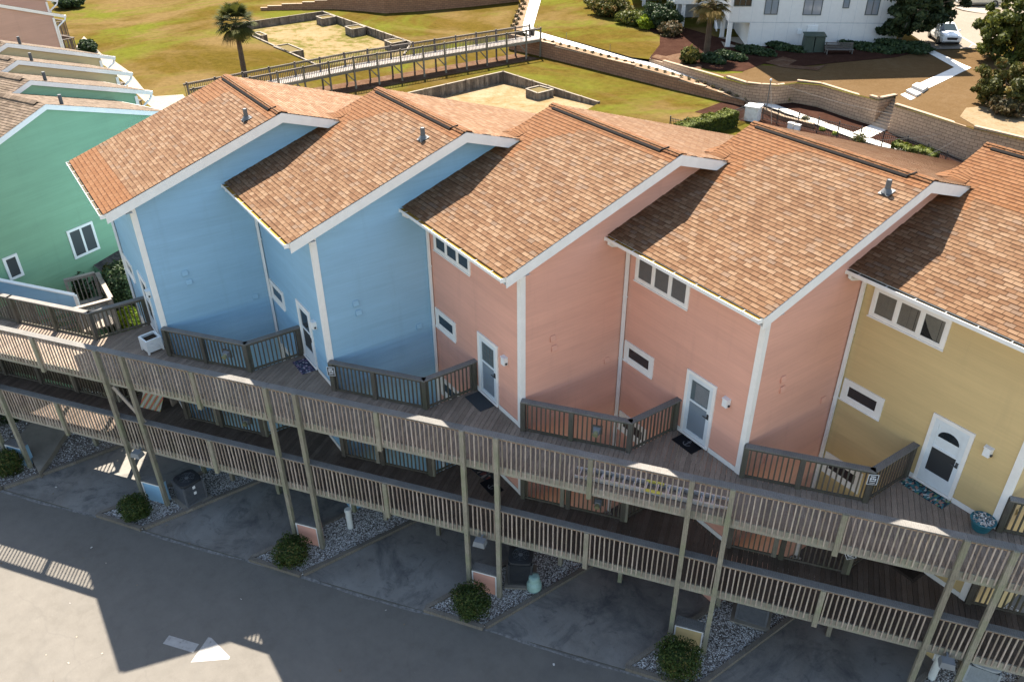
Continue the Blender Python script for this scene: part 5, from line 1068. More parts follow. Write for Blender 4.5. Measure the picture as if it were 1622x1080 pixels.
def tuft(P, r, seed, label, group, mat='leaf_small', n=90, sz=.12):
    o = thing('small_plant', tuple(P), label, 'plant', group); V, F, R = leaves((P[0], P[1], P[2]+r*.5), (r, r, r*.8), n, sz, .9, 0, seed); rawmesh('foliage', V, F, R, mat, o); return o
lab_row = 'small brown ornamental plant in the row along the white path'
xs = np.linspace(850, 1180, 27)
for i, x in enumerate(xs): y = np.interp(x, [842, 950, 1060, 1120, 1185], [58.5, 86.5, 116, 134, 160]); P = at(x, y+1, ztop(x)); tuft(P, .2, 300+i, lab_row, 'small plants along the white path', n=60, sz=.08)
for i in range(12): t = i/11; P = at(812+17*t+(i % 2)*5, 44-44*t, -3.95); tuft(P, .3, 350+i, 'small rusty plant in the strip beside the upper white path', 'small plants beside the upper path', 'leaf_rust', 60)
rp = 'thin rope post along the white path'
for x in (851, 897, 966, 1031, 1096, 1113, 1192): y = np.interp(x, [844, 930, 1000, 1060, 1110, 1185, 1280], [50, 72.5, 93, 107.5, 122, 152, 184]); P = at(x, y, ztop(x)); m = MB(); m.tube([tuple(P), (P[0], P[1], P[2]+.75)], .02, 6); single(m, 'path_post', 'pole_metal', tuple(P), rp, 'post', 'rope posts along the path')
P = at(843, 59, -3.96); o = thing('trash_can', tuple(P), 'small dark bin at the head of the boardwalk', 'bin'); m = MB(); m.lathe(tuple(P), [(.27, 0), (.32, .85)], 14); m.build('body', 'dark_metal', o); m = MB(); m.lathe((P[0], P[1], P[2]+.85), [(.35, 0.), (.34, .06), (.2, .12)], 14); m.build('lid', 'dark_metal', o)
# upper ground
ub = [(843.5, 47), (857, 0), (864, -22), (900, -90), (1900, -160), (2300, 200), (1760, 262), (1622, 222), (1542, 204.5), (1417, 168), (1420, 153), (1392.5, 159.5), (1346, 148.5), (1300, 135.5), (1262, 132), (1232, 136), (1181, 134), (1110, 115), (1060, 101), (1030, 94.5), (1000, 91), (930, 71), (844, 48.5)]
drape('upper_lawn', ub, 'lawn', lambda x, y: atup(x, y), 0, 4, grid=4.)
drape('dry_grass', [(1185, 133.5), (1130, 117), (1112, 112), (1145, 118), (1175, 116), (1190, 104), (1260, 106), (1300, 104), (1340, 97), (1420, 90), (1475, 80), (1545, 80), (1600, 90), (1800, 170), (1760, 250), (1622, 220), (1542, 203), (1417, 167.5), (1419, 153), (1392.5, 159), (1346, 147.5), (1300, 134.5), (1262, 131), (1232, 135.5)], 'dry_grass', lambda x, y: atup(x, y), .02, 3)
drape('mulch_bed', [(1018, 22), (1045, 22), (1085, 45), (1185, 74), (1418, 66), (1470, 80), (1418, 92), (1340, 99), (1262, 107), (1210, 102), (1176, 114), (1128, 112), (1095, 104), (1060, 100), (1028, 94), (1045, 72), (1045, 55), (1022, 48), (1010, 30)], 'mulch', lambda x, y: atup(x, y), .045, 3, 'stuff')
drape('sunlit_mulch', [(1032, 92), (1052, 80), (1084, 71), (1093, 80), (1085, 92), (1112, 105), (1110, 113), (1070, 104)], 'mulch_pale', lambda x, y: atup(x, y), .07, 2, 'stuff')  # sunlit patch between the building's shadows, painted as a paler sheet
drape('sand_patch', [(1530, 172), (1552, 170), (1622, 178), (1720, 190), (1760, 250), (1622, 219), (1545, 201), (1520, 186)], 'sand', lambda x, y: atup(x, y), .05, 3)
drape('sand_patch', [(1212, 100), (1240, 91), (1262, 97), (1250, 104), (1288, 108), (1310, 103), (1295, 113), (1240, 108)], 'mulch_pale', lambda x, y: atup(x, y), .06, 2)
drape('parking_lot', [(1425, 45), (1452, 62), (1477, 80), (1547, 78), (1570, 62), (1640, 55), (1900, 40), (1900, -60), (1400, -60)], 'lot_asphalt', lambda x, y: atup(x, y), .07, 4, grid=5.)
drape('parking_line', [(1519, 58.5), (1522, 58.5), (1547, 73), (1544, 73.5)], 'road_paint', lambda x, y: atup(x, y), .075, 3)
drape('parking_line', [(1534, 76.5), (1536, 76.5), (1541, 71.5), (1539, 71.5)], 'road_paint', lambda x, y: atup(x, y), .075, 3)
KI = [atup(*p, .05) for p in ((1512, 15), (1530, 12), (1570, 16), (1572, 25), (1545, 22), (1525, 19))]
m = MB(); m.prism([tuple(p[:2]) for p in KI][::-1], KI[0][2]-.1, KI[0][2]+.14); single(m, 'kerb_island', 'concrete', tuple(KI[0]), 'pale concrete kerb island in the parking lot', 'kerb')
drape('white_walk', [(1471, 141), (1452, 135), (1511, 108), (1466, 83), (1476, 80), (1526, 103.5), (1538.4, 108.5)], 'path_concrete', lambda x, y: atup(x, y), .06, 2)
# mulch slope between white path and the upper wall
zs_ = lambda px: ztop(px)+.03
drape('mulch_bed', [(1187, 151), (1235, 157), (1289, 167), (1345, 185), (1380, 198.5), (1407, 206), (1523, 244), (1640, 283), (1620, 300), (1496, 264), (1417, 231), (1354, 210), (1280, 183.5)], 'mulch', lambda x, y: at(x, y, ztop(x)+.05), .0, 3, 'stuff')
drape('mulch_bed', [(1142, 163), (1185, 160), (1262, 187), (1349, 219), (1411, 238.5), (1490, 270), (1600, 320), (1500, 330), (1350, 260), (1190, 195), (1100, 178)], 'mulch', lambda x, y: at(x, y, G), .02, 3, 'stuff')
drape('landing_slab', [(1349, 211.5), (1380, 198), (1403.5, 206.5), (1377, 219)], 'path_concrete', lambda x, y: at(x, y, ztop(x)+.06), .02, 2)
# upper block walls and stairs
def wz(px, py, zb, zt): P = at(px, py, zb); return (P[0], P[1], zb, zt)
def pt(px, py, z): q = at(px, py, z); return (q[0], q[1])
uw = [(1028.6, 93.6), (1060, 102), (1110.8, 114.3), (1150, 124), (1181, 133), (1206, 135), (1232, 135.2), (1262, 130.6), (1300, 134), (1346, 147), (1392.5, 158.8)]
U = []
for px, py in uw:
    P = atup(px, py); zb = ztop(px+5)-.05; U.append((P[0], P[1], zb, P[2]+.02))
block_wall('upper_left', U, 'block_grey', 'curved grey block wall left of the garden steps', thick=.28)
cA = atup(1392.5, 158.8); cB = atup(1421, 152); block_wall('steps_side', [(cA[0], cA[1], -5.2, cA[2]+.02), (cB[0], cB[1], -4.6, cB[2]+.02)], 'block_grey', 'short grey block wall along the left side of the garden steps', thick=.28)
R_ = [atup(*p) for p in ((1416.5, 167), (1475, 184), (1542, 203.8), (1622, 220.5), (1760, 252))]
block_wall('upper_right', [(p[0], p[1], -5.4, p[2]+.02) for p in R_], 'block_grey', 'tall straight grey block wall right of the garden steps', thick=.28)
st = thing('garden_steps', tuple(at(1391, 205, -5.3)), 'flight of stone steps between the two grey block walls', 'steps'); a0, b0 = np.array(pt(1381, 198.5, -5.3)), np.array(pt(1406, 206, -5.3)); a1, b1 = np.array(atup(1422, 152)[:2]), np.array(atup(1445, 157)[:2]); n = 11; ze_ = atup(1430, 152)[2]
for i in range(n):
    t0, t1 = i/n, (i+1)/n; z = -5.25+(ze_+5.25)*(i+1)/n; m = MB(); q = [a0+(a1-a0)*t0, b0+(b1-b0)*t0, b0+(b1-b0)*t1, a0+(a1-a0)*t1]; m.prism([tuple(p) for p in q], z-.35, z); m.build('step', 'step_concrete', st)
for i, (p0, p1, p2, p3) in enumerate((((1426, 151.5), (1433, 148.5), (1450, 156), (1442, 160)), ((1434.5, 146.5), (1441.5, 143.5), (1459, 150.5), (1451.5, 154.5)), ((1443, 141.5), (1451, 136.5), (1470, 142), (1461, 148.5)))):
    q = [atup(*p) for p in (p0, p1, p2, p3)]; m = MB(); m.prism([tuple(p[:2]) for p in q], q[0][2]-.1, q[0][2]+.08+.12*i); m.build('slab_step', 'path_concrete', st)
# big wall at the top of the lawn
bwp = [(413, 17.5), (470, 16), (530, 15.5), (575, 18.5), (610, 22), (660, 19), (740, 12), (822, 3)]; bwz = [-5.25, -4.75, -4.2, -3.6, -3.1, -2.7, -2.5, -2.5]
block_wall('big', [(*gp(*p), G, z) for p, z in zip(bwp, bwz)], 'block_brown', 'tall curving brown block wall at the far end of the lawn', thick=.4)
# ------------------------------------------------------------------ iron fence, hedges, cabinet, poles
fp = [(1060, 210), (1083, 215), (1108, 214.5), (1132.6, 206), (1156, 199), (1180.6, 189), (1207, 190), (1230, 197), (1262, 203.5), (1293, 211.5), (1325, 219), (1360, 227.5), (1395, 235.5), (1432, 243), (1464, 256), (1493, 268), (1530, 285)]
fe = thing('iron_fence', (*gp(1262, 203.5), G), 'black iron picket fence between the path and the roofs', 'fence'); pk = MB(); P_ = [np.array(gp(*p)) for p in fp]
for a, b in zip(P_, P_[1:]):
    m = MB(); m.beam((*a, G+1.12), (*b, G+1.12), .03, .035); m.beam((*a, G+.95), (*b, G+.95), .025, .03); m.beam((*a, G+.15), (*b, G+.15), .025, .03); m.build('rails', 'dark_metal', fe); d = b-a; ln = np.hypot(*d); k = int(ln/.13)
    for j in range(1, k): c = a+d*j/k; pk.box(c[0]-.013, c[0]+.013, c[1]-.013, c[1]+.013, G+.06, G+1.2)
for p in P_: m = MB(); m.box(p[0]-.035, p[0]+.035, p[1]-.035, p[1]+.035, G, G+1.32); m.build('post', 'dark_metal', fe)
tag(pk.build('pickets', 'dark_metal', fe), kind='stuff')
def hedge(P0, P1, w, h, mat, label, n, size, seed, low=.05):
    P0, P1 = np.array(P0), np.array(P1); o = thing('hedge', (*((P0+P1)/2), G), label, 'hedge'); g = np.random.default_rng(seed); d = P1-P0; ln = np.hypot(*d); u = d/ln; v = np.array([-u[1], u[0]]); f = g.integers(0, 5, n); a = g.uniform(-.5, .5, n)*ln; b = g.uniform(-.5, .5, n)*w; z = g.uniform(low, 1, n)*h; top = f < 2
    z[top] = h-g.uniform(0, .12, top.sum()); s = f == 2; b[s] = -w/2+g.uniform(0, .1, s.sum()); s = f == 3; b[s] = w/2-g.uniform(0, .1, s.sum()); s = f == 4; a[s] = np.sign(a[s])*ln/2
    z += .07*np.sin(a*3)+.05*np.sin(a*7.3+1); P = np.stack([(P0+P1)[0]/2+u[0]*a+v[0]*b, (P0+P1)[1]/2+u[1]*a+v[1]*b, G+z], 1); D_ = np.stack([v[0]*np.sign(b), v[1]*np.sign(b), top*2.], 1)
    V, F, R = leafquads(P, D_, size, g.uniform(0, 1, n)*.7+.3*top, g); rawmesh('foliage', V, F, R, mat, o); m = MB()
    if low < .1: m.obox((P0+P1)/2, u, ln/2-.12, w/2-.12, G, G+h-.15)
    else:
        for i in range(46): c = (P0+P1)/2+u*g.uniform(-.48, .48)*ln+v*g.uniform(-.4, .4)*w; m.tube([(*c, G), (*(c+g.normal(size=2)*.12), G+h*.5), (*(c+g.normal(size=2)*.25), G+h*.85)], [.02, .015, .008], 5)
    m.build('branches', 'leaf_dark' if low < .1 else 'trunk_bark', o)
hedge(gp(1075, 222), gp(1158, 199), 1.3, 1.25, 'leaf_hedge', 'clipped yellow-green hedge inside the iron fence by the white cabinet', 9000, .075, 61)
hedge(gp(1413, 246), gp(1478, 263), 1.1, 1.0, 'leaf_hedge', 'loose yellow-green hedge by the fence in front of the white path', 2600, .08, 62, .55)
cp = np.array(gp(1191, 191)); o = thing('utility_cabinet', (*cp, G), 'white metal cabinet with sloping lid beside the iron fence', 'cabinet'); m = MB(); cu = (math.cos(.35), math.sin(.35)); m.obox(cp, cu, .55, .42, G, G+1.15); m.build('body', 'cabinet_white', o)
m = MB(); q = rect(cp[0], cp[1], .62, .5, .35); m.hexa([(*q[0], G+1.151), (*q[1], G+1.151), (*q[2], G+1.151), (*q[3], G+1.151), (*q[0], G+1.22), (*q[1], G+1.25), (*q[2], G+1.31), (*q[3], G+1.25)]); m.build('lid', 'gutter_white', o)
for (px, py, lab) in ((1252, 204, 'small white box by the fence, left of its twin'), (1262, 207, 'small white box by the fence, right of its twin')): c = np.array(gp(px, py)); m = MB(); m.prism(rect(c[0], c[1], .22, .18, .3), G, G+.46); m.prism(rect(c[0], c[1], .25, .21, .3), G+.461, G+.5); single(m, 'meter_box', 'cabinet_white', (*c, G), lab, 'box')
# low return wall with stones beyond the fence
wq = [(*gp(1190, 172), G, -5.1), (*gp(1240, 192), G, -5.15), (*gp(1287, 204), G, -5.3)]; block_wall('low', wq, 'block_brown', 'low brown block edging beside the small white boxes')
for px, py, r, mat, lab, s in ((1275, 193, .35, 'leaf_olive', 'small green plant on the block edging by the fence', 71), (1302, 207, .22, 'leaf_lime', 'tiny bright plant in the mulch by the fence', 72), (1322, 214, .22, 'leaf_lime', 'tiny bright plant near the middle of the fence', 73), (1360, 226, .55, 'leaf_olive', 'round green shrub at the fence below the stair landing', 74)): P = at(px, py, G); tuft(P, r, s, lab, None, mat, 500, .08)
P = at(1240, 160, ztop(1240)); tuft(P, .75, 75, 'pale feathery shrub in the mulch by the curved block wall', None, 'leaf_olive', 900, .09)
def pole(px, py, z, top, label):
    b = at(px, py, z); lo, hi = 0, 8
    o = thing('light_pole', tuple(b), label, 'pole', 'poles of the string lights'); m = MB(); m.tube([tuple(b), (b[0], b[1], b[2]+top)], .045, 8); m.build('shaft', 'pole_metal', o); m = MB(); m.lathe((b[0], b[1], b[2]+top), [(.06, 0), (.09, .06), (.05, .16)], 8); m.build('cap', 'lamp_glass', o); return np.array([b[0], b[1], b[2]+top])
t1 = pole(1213, 178, -5.35, 2.6, 'slim dark pole holding string cables, left by the path'); t2 = pole(1539, 231, -5.35, 1.5, 'slim dark pole with a white cap by the right block wall')
def cable(A, B, sag, label):
    A, B = np.array(A), np.array(B); m = MB(); pts = [tuple(A+(B-A)*i/16-np.array([0, 0, sag*4*(i/16)*(1-i/16)])) for i in range(17)]; m.tube(pts, .013, 4); single(m, 'cable', 'cable', tuple(A), label, 'cable', 'string cables')
cable(t1, t2, .55, 'thin cable slung between the two slim poles'); q = at(1385, 222, G+1.3); cable(t2, q, .25, 'thin cable from the right pole down to the fence by the landing'); q = at(1470, 246, G+1.2); cable(t2, q, .1, 'short thin cable from the right pole to the hedge'); q = at(1222, 196, G+.2); cable(t1, q, .0, 'thin guy cable at the foot of the left pole')
# ------------------------------------------------------------------ white beach building
c0 = atup(1149, 76)[:2]; c1 = atup(1418, 69)[:2]; ub_ = (c1-c0)/np.hypot(*(c1-c0)); vb = np.array([-ub_[1], ub_[0]]); LB = np.hypot(*(c1-c0)); zb0 = -3.75; HB = 15.5
wb_ = thing('white_building', (*c0, zb0), 'large white beach building on columns at the top right', 'building'); Bp = lambda a, b, z: (c0[0]+ub_[0]*a+vb[0]*b, c0[1]+ub_[1]*a+vb[1]*b, z)
def bbox(m, a0, a1, b0, b1, z0, z1): m.hexa([Bp(a0, b0, z0), Bp(a1, b0, z0), Bp(a1, b1, z0), Bp(a0, b1, z0), Bp(a0, b0, z1), Bp(a1, b0, z1), Bp(a1, b1, z1), Bp(a0, b1, z1)])
zf1 = -1.28; aw = 2.05
m = MB(); bbox(m, aw, LB, 0, 26, zb0-.6, zf1-.08); bbox(m, 0, LB, 0, 26, zf1, HB); m.build('right_block', 'stucco_white', wb_)
m = MB(); bbox(m, 0, LB, .03, 25.9, zf1-.08, zf1)
k = 1.2
m.build('floor_reveal', 'recess_grey', wb_); m = MB()
a = .9
while a < LB: bbox(m, a-.012, a+.012, -.004, .0, zb0-.4 if a > aw else zf1, HB); a += 1.22
m.build('panel_joints', 'recess_grey', wb_)
# the rear parts step out to the left, open below on columns
m = MB(); bbox(m, -4.5, -.001, 9.2, 26, zf1, HB); bbox(m, -8.5, -4.501, 21, 34, zf1, HB); m.build('left_wing', 'stucco_white', wb_)
m = MB(); bbox(m, .0, aw-.002, 8.5, 9.0, zb0-.6, zf1-.082); m.build('undercroft_wall', 'recess_grey', wb_); m = MB(); bbox(m, -3.6, -.1, 14, 14.3, zb0-.6, zf1-.002); bbox(m, -.3, -.1, 12.0, 13.99, zb0-.6, zf1-.003); m.build('undercroft_wall', 'recess_grey', wb_); m = MB(); bbox(m, -7.1, -3.8, 25, 25.3, zb0-.6, zf1-.002); bbox(m, -3.9, -3.72, 21.5, 24.99, zb0-.6, zf1-.003); m.build('undercroft_wall', 'recess_grey', wb_)
for a, b in ((.0, .0), (0, 4.4), (0, 8.9), (-3.65, 9.25), (-3.65, 14.6), (-3.65, 20.5), (-7.15, 21.05), (-7.15, 27)): m = MB(); bbox(m, a+.02, a+.42, b+.02, b+.42, zb0-.6, zf1-.085 if a >= 0 else zf1-.003); m.build('column', 'stucco_white', wb_)
m = MB(); bbox(m, -.1, aw+.05, -.12, 4.5, zb0-.5, zb0+.12); m.build('slab', 'concrete', wb_)
for a0, b0, b1 in ((-.35, 9.0, 4.6), (-4.0, 20.8, 16.5)): m = MB(); m.beam(Bp(a0, b0, zf1+.3), Bp(a0, b1, zf1-1.7), .12, .35); m.build('stair_stringer', 'stucco_white', wb_)
def bwin(px0, px1, pyb, pyt, n, nm='window'):
    def hit(px, py): q = onplane(px, py, (*c0, 0), (vb[0], vb[1], 0)); return (q[:2]-c0)@ub_, q[2]
    a0, z0 = hit(px0, pyb); a1, _ = hit(px1, pyb); _, z1 = hit((px0+px1)/2, pyt); f = MB(); t = .07
    for q in ((a0, a1, z0, z0+t), (a0, a1, z1-t, z1), (a0, a0+t, z0+t, z1-t), (a1-t, a1, z0+t, z1-t)): bbox(f, q[0], q[1], -.05, -.006, q[2], q[3])
    iw = (a1-a0-2*t-(n-1)*.06)/n
    for i in range(1, n): a = a0+t+i*iw+(i-1)*.06; bbox(f, a, a+.06, -.048, -.006, z0+t, z1-t)
    w = f.build(nm, 'frame_bronze', wb_)
    for i in range(n): a = a0+t+i*(iw+.06); MB().face([Bp(a, -.012, z0+t), Bp(a+iw, -.012, z0+t), Bp(a+iw, -.012, z1-t), Bp(a, -.012, z1-t)]).build('pane', 'pane_blue' if px0 > 1200 else 'pane_dark', w)
for q in ((1209.5, 1231, 23.5, -6, 2), (1270.5, 1300, 24.5, -4, 2), (1334, 1344.5, 13.5, -4, 1), (1369, 1390, 24.5, -4, 2), (1162, 1190, 10.5, -15, 3)): bwin(*q)
m = MB(); q = onplane(1286, 50, (*c0, 0), (vb[0], vb[1], 0)); a = (q[:2]-c0)@ub_; bbox(m, a-.5, a+.5, -.12, -.006, q[2]-.5, q[2]+.55); bbox(m, a-1.4, a-1.0, -.1, -.006, q[2]-.25, q[2]+.2); m.build('meter_cupboard', 'fixture_white', wb_)
P = atup(1286, 82); o = thing('transformer', tuple(P), 'dark green metal utility box against the white building', 'utility box'); m = MB(); q = lambda a, b, z: (P[0]+ub_[0]*a+vb[0]*b, P[1]+ub_[1]*a+vb[1]*b, P[2]+z)
for a0, a1 in ((-.95, -.05), (.0, .95)): m.hexa([q(a0, -.6, 0), q(a1, -.6, 0), q(a1, .6, 0), q(a0, .6, 0), q(a0+.04, -.5, 1.45), q(a1-.04, -.5, 1.45), q(a1-.04, .55, 1.6), q(a0+.04, .55, 1.6)])
m.build('cabinet', 'utility_green', o); m = MB()
for a0, a1 in ((-1.0, -.03), (-.02, 1.0)): m.hexa([q(a0, -.62, 1.44), q(a1, -.62, 1.44), q(a1, .62, 1.6), q(a0, .62, 1.6), q(a0, -.62, 1.52), q(a1, -.62, 1.52), q(a1, .62, 1.68), q(a0, .62, 1.68)])
m.build('lid', 'utility_green', o)
P = atup(1328, 86); o = thing('garden_bench', tuple(P), 'low weathered bench in the mulch bed by the white building', 'bench'); q = lambda a, b, z: (P[0]+ub_[0]*a+vb[0]*b, P[1]+ub_[1]*a+vb[1]*b, P[2]+z)
def qb(m, a0, a1, b0, b1, z0, z1): m.hexa([q(a0, b0, z0), q(a1, b0, z0), q(a1, b1, z0), q(a0, b1, z0), q(a0, b0, z1), q(a1, b0, z1), q(a1, b1, z1), q(a0, b1, z1)])
m = MB(); [qb(m, -1.3, 1.3, b, b+.13, .4, .45) for b in (-.3, -.15, 0., .15)]; m.build('seat', 'bench_wood', o); m = MB(); [qb(m, -1.3, 1.3, .31, .35, z, z+.12) for z in (.5, .68, .86)]; m.build('backrest', 'bench_wood', o)
for a in (-1.2, 1.1): m = MB(); qb(m, a, a+.1, -.3, -.2, 0, .4); qb(m, a, a+.1, .36, .44, 0, 1.0); m.build('leg', 'bench_wood', o)
# ------------------------------------------------------------------ shrubs, trees, palms of the upper ground
def ubush(px, py, r, mat, label, n, size, clumps, seed, lift=None):
    b = atup(px, py); o = thing('shrub', tuple(b), label, 'shrub'); C = (b[0], b[1], b[2]+(r[2]*.75 if lift is None else lift)); V, F, R = merge(leaves(C, r, n, size, .5, clumps, seed), leaves(C, tuple(x*.85 for x in r), n//2, size, .6, 0, seed+1)); ok = V[:, 2].reshape(-1, 4).min(1) > b[2]-.1
    rawmesh('foliage', V, F[ok], R[ok], mat, o); oriented_leaf_core('branches', C, tuple(x*.6 for x in r), mat, o, seed); return o
ubush(968, 25, (3.4, 2.2, 1.3), 'leaf_juniper', 'wide rusty-green juniper left of the white building', 6000, .17, 40, 81)
ubush(948, 12, (2.2, 1.5, 1.0), 'leaf_juniper', 'juniper at the top edge left of the white building', 3000, .17, 24, 82)
ubush(1005, 38, (2.6, 1.8, .8), 'leaf_olive', 'flat green ground shrub below the rusty juniper', 4000, .15, 30, 83)
ubush(1045, 44, (2.6, 1.8, 1.5), 'leaf_dark', 'big dark shrub in front of the columns of the white building', 6000, .15, 34, 84)
ubush(1022, 46, (1.0, .9, .8), 'leaf_lime', 'small bright yellow-green shrub at the edge of the mulch', 1500, .12, 14, 85)
ubush(1062, 57, (1.6, 1.2, .9), 'leaf_rust', 'brownish shrub beside the big dark one in the mulch', 1800, .13, 16, 86)
ubush(1092, 101, (1.1, 1.1, .9), 'frond', 'spiky low palm-like shrub in the sunlit patch of mulch', 1300, .22, 10, 87)
for i, (px, py, r, lab) in enumerate(((1128, 99, (1.7, .9, .42), 'dark low shrub right of the garden palm trunk'), (1155, 93, (2.0, .9, .38), 'dark low shrub under the corner column of the white building'), (1195, 85, (2.6, 1.0, .36), 'dark low shrub along the foot of the white wall'), (1243, 79, (2.6, .9, .32), 'dark low shrub left of the green utility box'), (1372, 79, (3.4, 1.1, .34), 'dark ground shrub right of the garden bench'), (1424, 80, (2.9, 1.3, .5), 'dark shrub at the foot of the leaning tree'), (1452, 81, (1.7, 1.1, .5), 'dark rounded shrub at the end of the white walk'))): ubush(px, py, r, 'leaf_dark', lab, 2600, .15, 34, 100+i)
def tree(base, crown, r, mat, label, n, size, clumps, seed, lean=True, tr=.2, extra=()):
    o = thing('tree', tuple(base), label, 'tree'); cr = [leaves(crown, r, n, size, .6, int(clumps*1.7), seed, cs_=.62)]
    for c2, r2, n2, s2 in extra: cr.append(leaves(c2, r2, n2, size, .6, max(14, clumps//2), s2, cs_=.7))
    V, F, R = merge(*cr); rawmesh('crown', V, F, R, mat, o); m = MB(); b = np.array(base); c = np.array(crown)
    m.tube([tuple(b-[0, 0, .2]), tuple(b+(c-b)*.4+[.15, .1, 0]), tuple(b+(c-b)*.75), tuple(c)], [tr, tr*.8, tr*.55, tr*.3], 9); g = np.random.default_rng(seed)
    for i in range(9):
        t = g.uniform(.45, .95); e = c+g.normal(size=3)*np.array(r)*.55; m.tube([tuple(b+(c-b)*t), tuple(b+(c-b)*t+(e-b-(c-b)*t)*.55+[0, 0, .15]), tuple(e)], [tr*.35, tr*.2, .02], 6)
    m.build('trunk', 'trunk_bark', o); return o
b = atup(1416, 73); c = onplane(1452, 22, b, (_F[0], _F[1], 0)); tree(b, c+[0, 0, .8], (3.2, 3.2, 2.7), 'leaf_pine', 'dark leaning evergreen tree at the right end of the white building', 15000, .19, 70, 111, extra=((c+_R*2.8+[0, 0, 1.5], (1.8, 1.8, 1.1), 2600, 12), (c-_R*1.6+[0, 0, -1.2], (1.6, 1.6, 1.0), 2000, 13)))
b = atup(1600, 95); c = b+np.array([0, 0, 3.0]); tree(b, c, (3.4, 3.4, 2.9), 'leaf_olive', 'tall olive-green bushy tree at the right edge by the parking lot', 12000, .18, 55, 112, tr=.15, extra=((c+_R*1.5+[0, 0, .2], (2.6, 2.6, 2.2), 4000, 14), (c-_R*1.7+[0, 0, -.6], (1.7, 1.7, 1.3), 2400, 15)))
b = atup(1660, 100); tree(b, b+np.array([0, 0, 3.2]), (3.2, 3.2, 2.8), 'leaf_olive', 'olive-green tree cut by the right edge of the frame', 8000, .18, 45, 113, tr=.15)
b = atup(1585, 168); c = b+np.array([.2, .3, 1.6]); tree(b, c, (2.5, 2.5, 1.7), 'leaf_juniper', 'broad rusty-green bush on the sand patch', 9000, .15, 50, 114, tr=.1, extra=((c+_R*1.6, (1.7, 1.7, 1.4), 3200, 16), (c-_R*1.5+[0, 0, -.5], (1.0, 1.0, .9), 1500, 17)))
ubush(1592, 183, (1.6, 1.2, .8), 'leaf_rust', 'dry reddish scrub in front of the broad bush on the sand', 1500, .12, 18, 115)
ubush(1640, 165, (2.0, 2.0, 1.6), 'leaf_olive', 'olive shrub at the right edge above the sand', 2600, .15, 22, 116)
def palm(base, h, R_, mat, label, seed, nfr=46, tr=.2, lean=(0, 0)):
    o = thing('palm_tree', tuple(base), label, 'palm tree', None); b = np.array(base); g = np.random.default_rng(seed); top = b+np.array([lean[0], lean[1], h]); m = MB(); pts = []; rad = []
    for i in range(14): t = i/13; pts.append(tuple(b+(top-b)*t*[1, 1, 1]+np.array([lean[0], lean[1], 0])*(t*t-t))); rad.append(tr*(1.25-.35*t+.10*(i % 2)+(.35 if t > .75 else 0)*(t-.75)*3))
    m.tube(pts, rad, 10); m.build('trunk', 'palm_bark', o); V = []; F = []; Rn = []; dead = MB()
    mb = MB()
    for k in range(nfr):
        az = k*2.39996+g.uniform(-.3, .3); el = math.radians(75-125*(k/nfr)**.9+g.uniform(-8, 8)); st_ = .50*R_; d = np.array([math.cos(az)*math.cos(el), math.sin(az)*math.cos(el), math.sin(el)]); c = top+d*st_; shade = g.uniform(.0, 1)*.6+(.4 if k > nfr*.75 else 0)
        mb.beam(tuple(top), tuple(c), .03, .02, (0, 0, 1), .6); sd = np.cross(d, [0, 0, 1.]); sd /= np.linalg.norm(sd)+1e-6; up_ = np.cross(sd, d)
        for j in range(17):
            a = math.radians(-78+156*j/16); l = R_*.62*(1-.25*abs(j-8)/8)*g.uniform(.9, 1.08); dd = d*math.cos(a)+sd*math.sin(a)-up_*.12*abs(math.sin(a)); tip = c+dd*l-np.array([0, 0, .16*l*l/R_*2.2]); midp = c+dd*l*.55; nrm = np.cross(dd, up_); nrm /= np.linalg.norm(nrm)+1e-6; w = .05*R_/1.6
            rr = min(1, max(0, shade+g.uniform(-.15, .15))); mb.face([c, midp+nrm*w, tip, midp-nrm*w], None, rr)
    mb.build('fronds', mat, o)
    for k in range(22):
        az = g.uniform(0, 6.28); q = top+np.array([math.cos(az)*.35, math.sin(az)*.35, -.2]); e = q+np.array([math.cos(az)*.5, math.sin(az)*.5, -g.uniform(.6, 1.5)]); n_ = np.array([-math.sin(az), math.cos(az), 0])*.09; dead.face([q-n_*.3, e-n_, e+n_, q+n_*.3])
    dead.build('dead_fronds', 'frond_dead', o); return o
palm(at(388, 121, G), 4.9, 2.15, 'frond', 'cabbage palm standing on the open lawn beside the grassy pit', 121, 50, .22, (-.35, .1))
b = atup(1118, 92); palm(b, 4.9, 1.95, 'frond_gold', 'golden-leaved palm in front of the white building', 122, 44, .24)
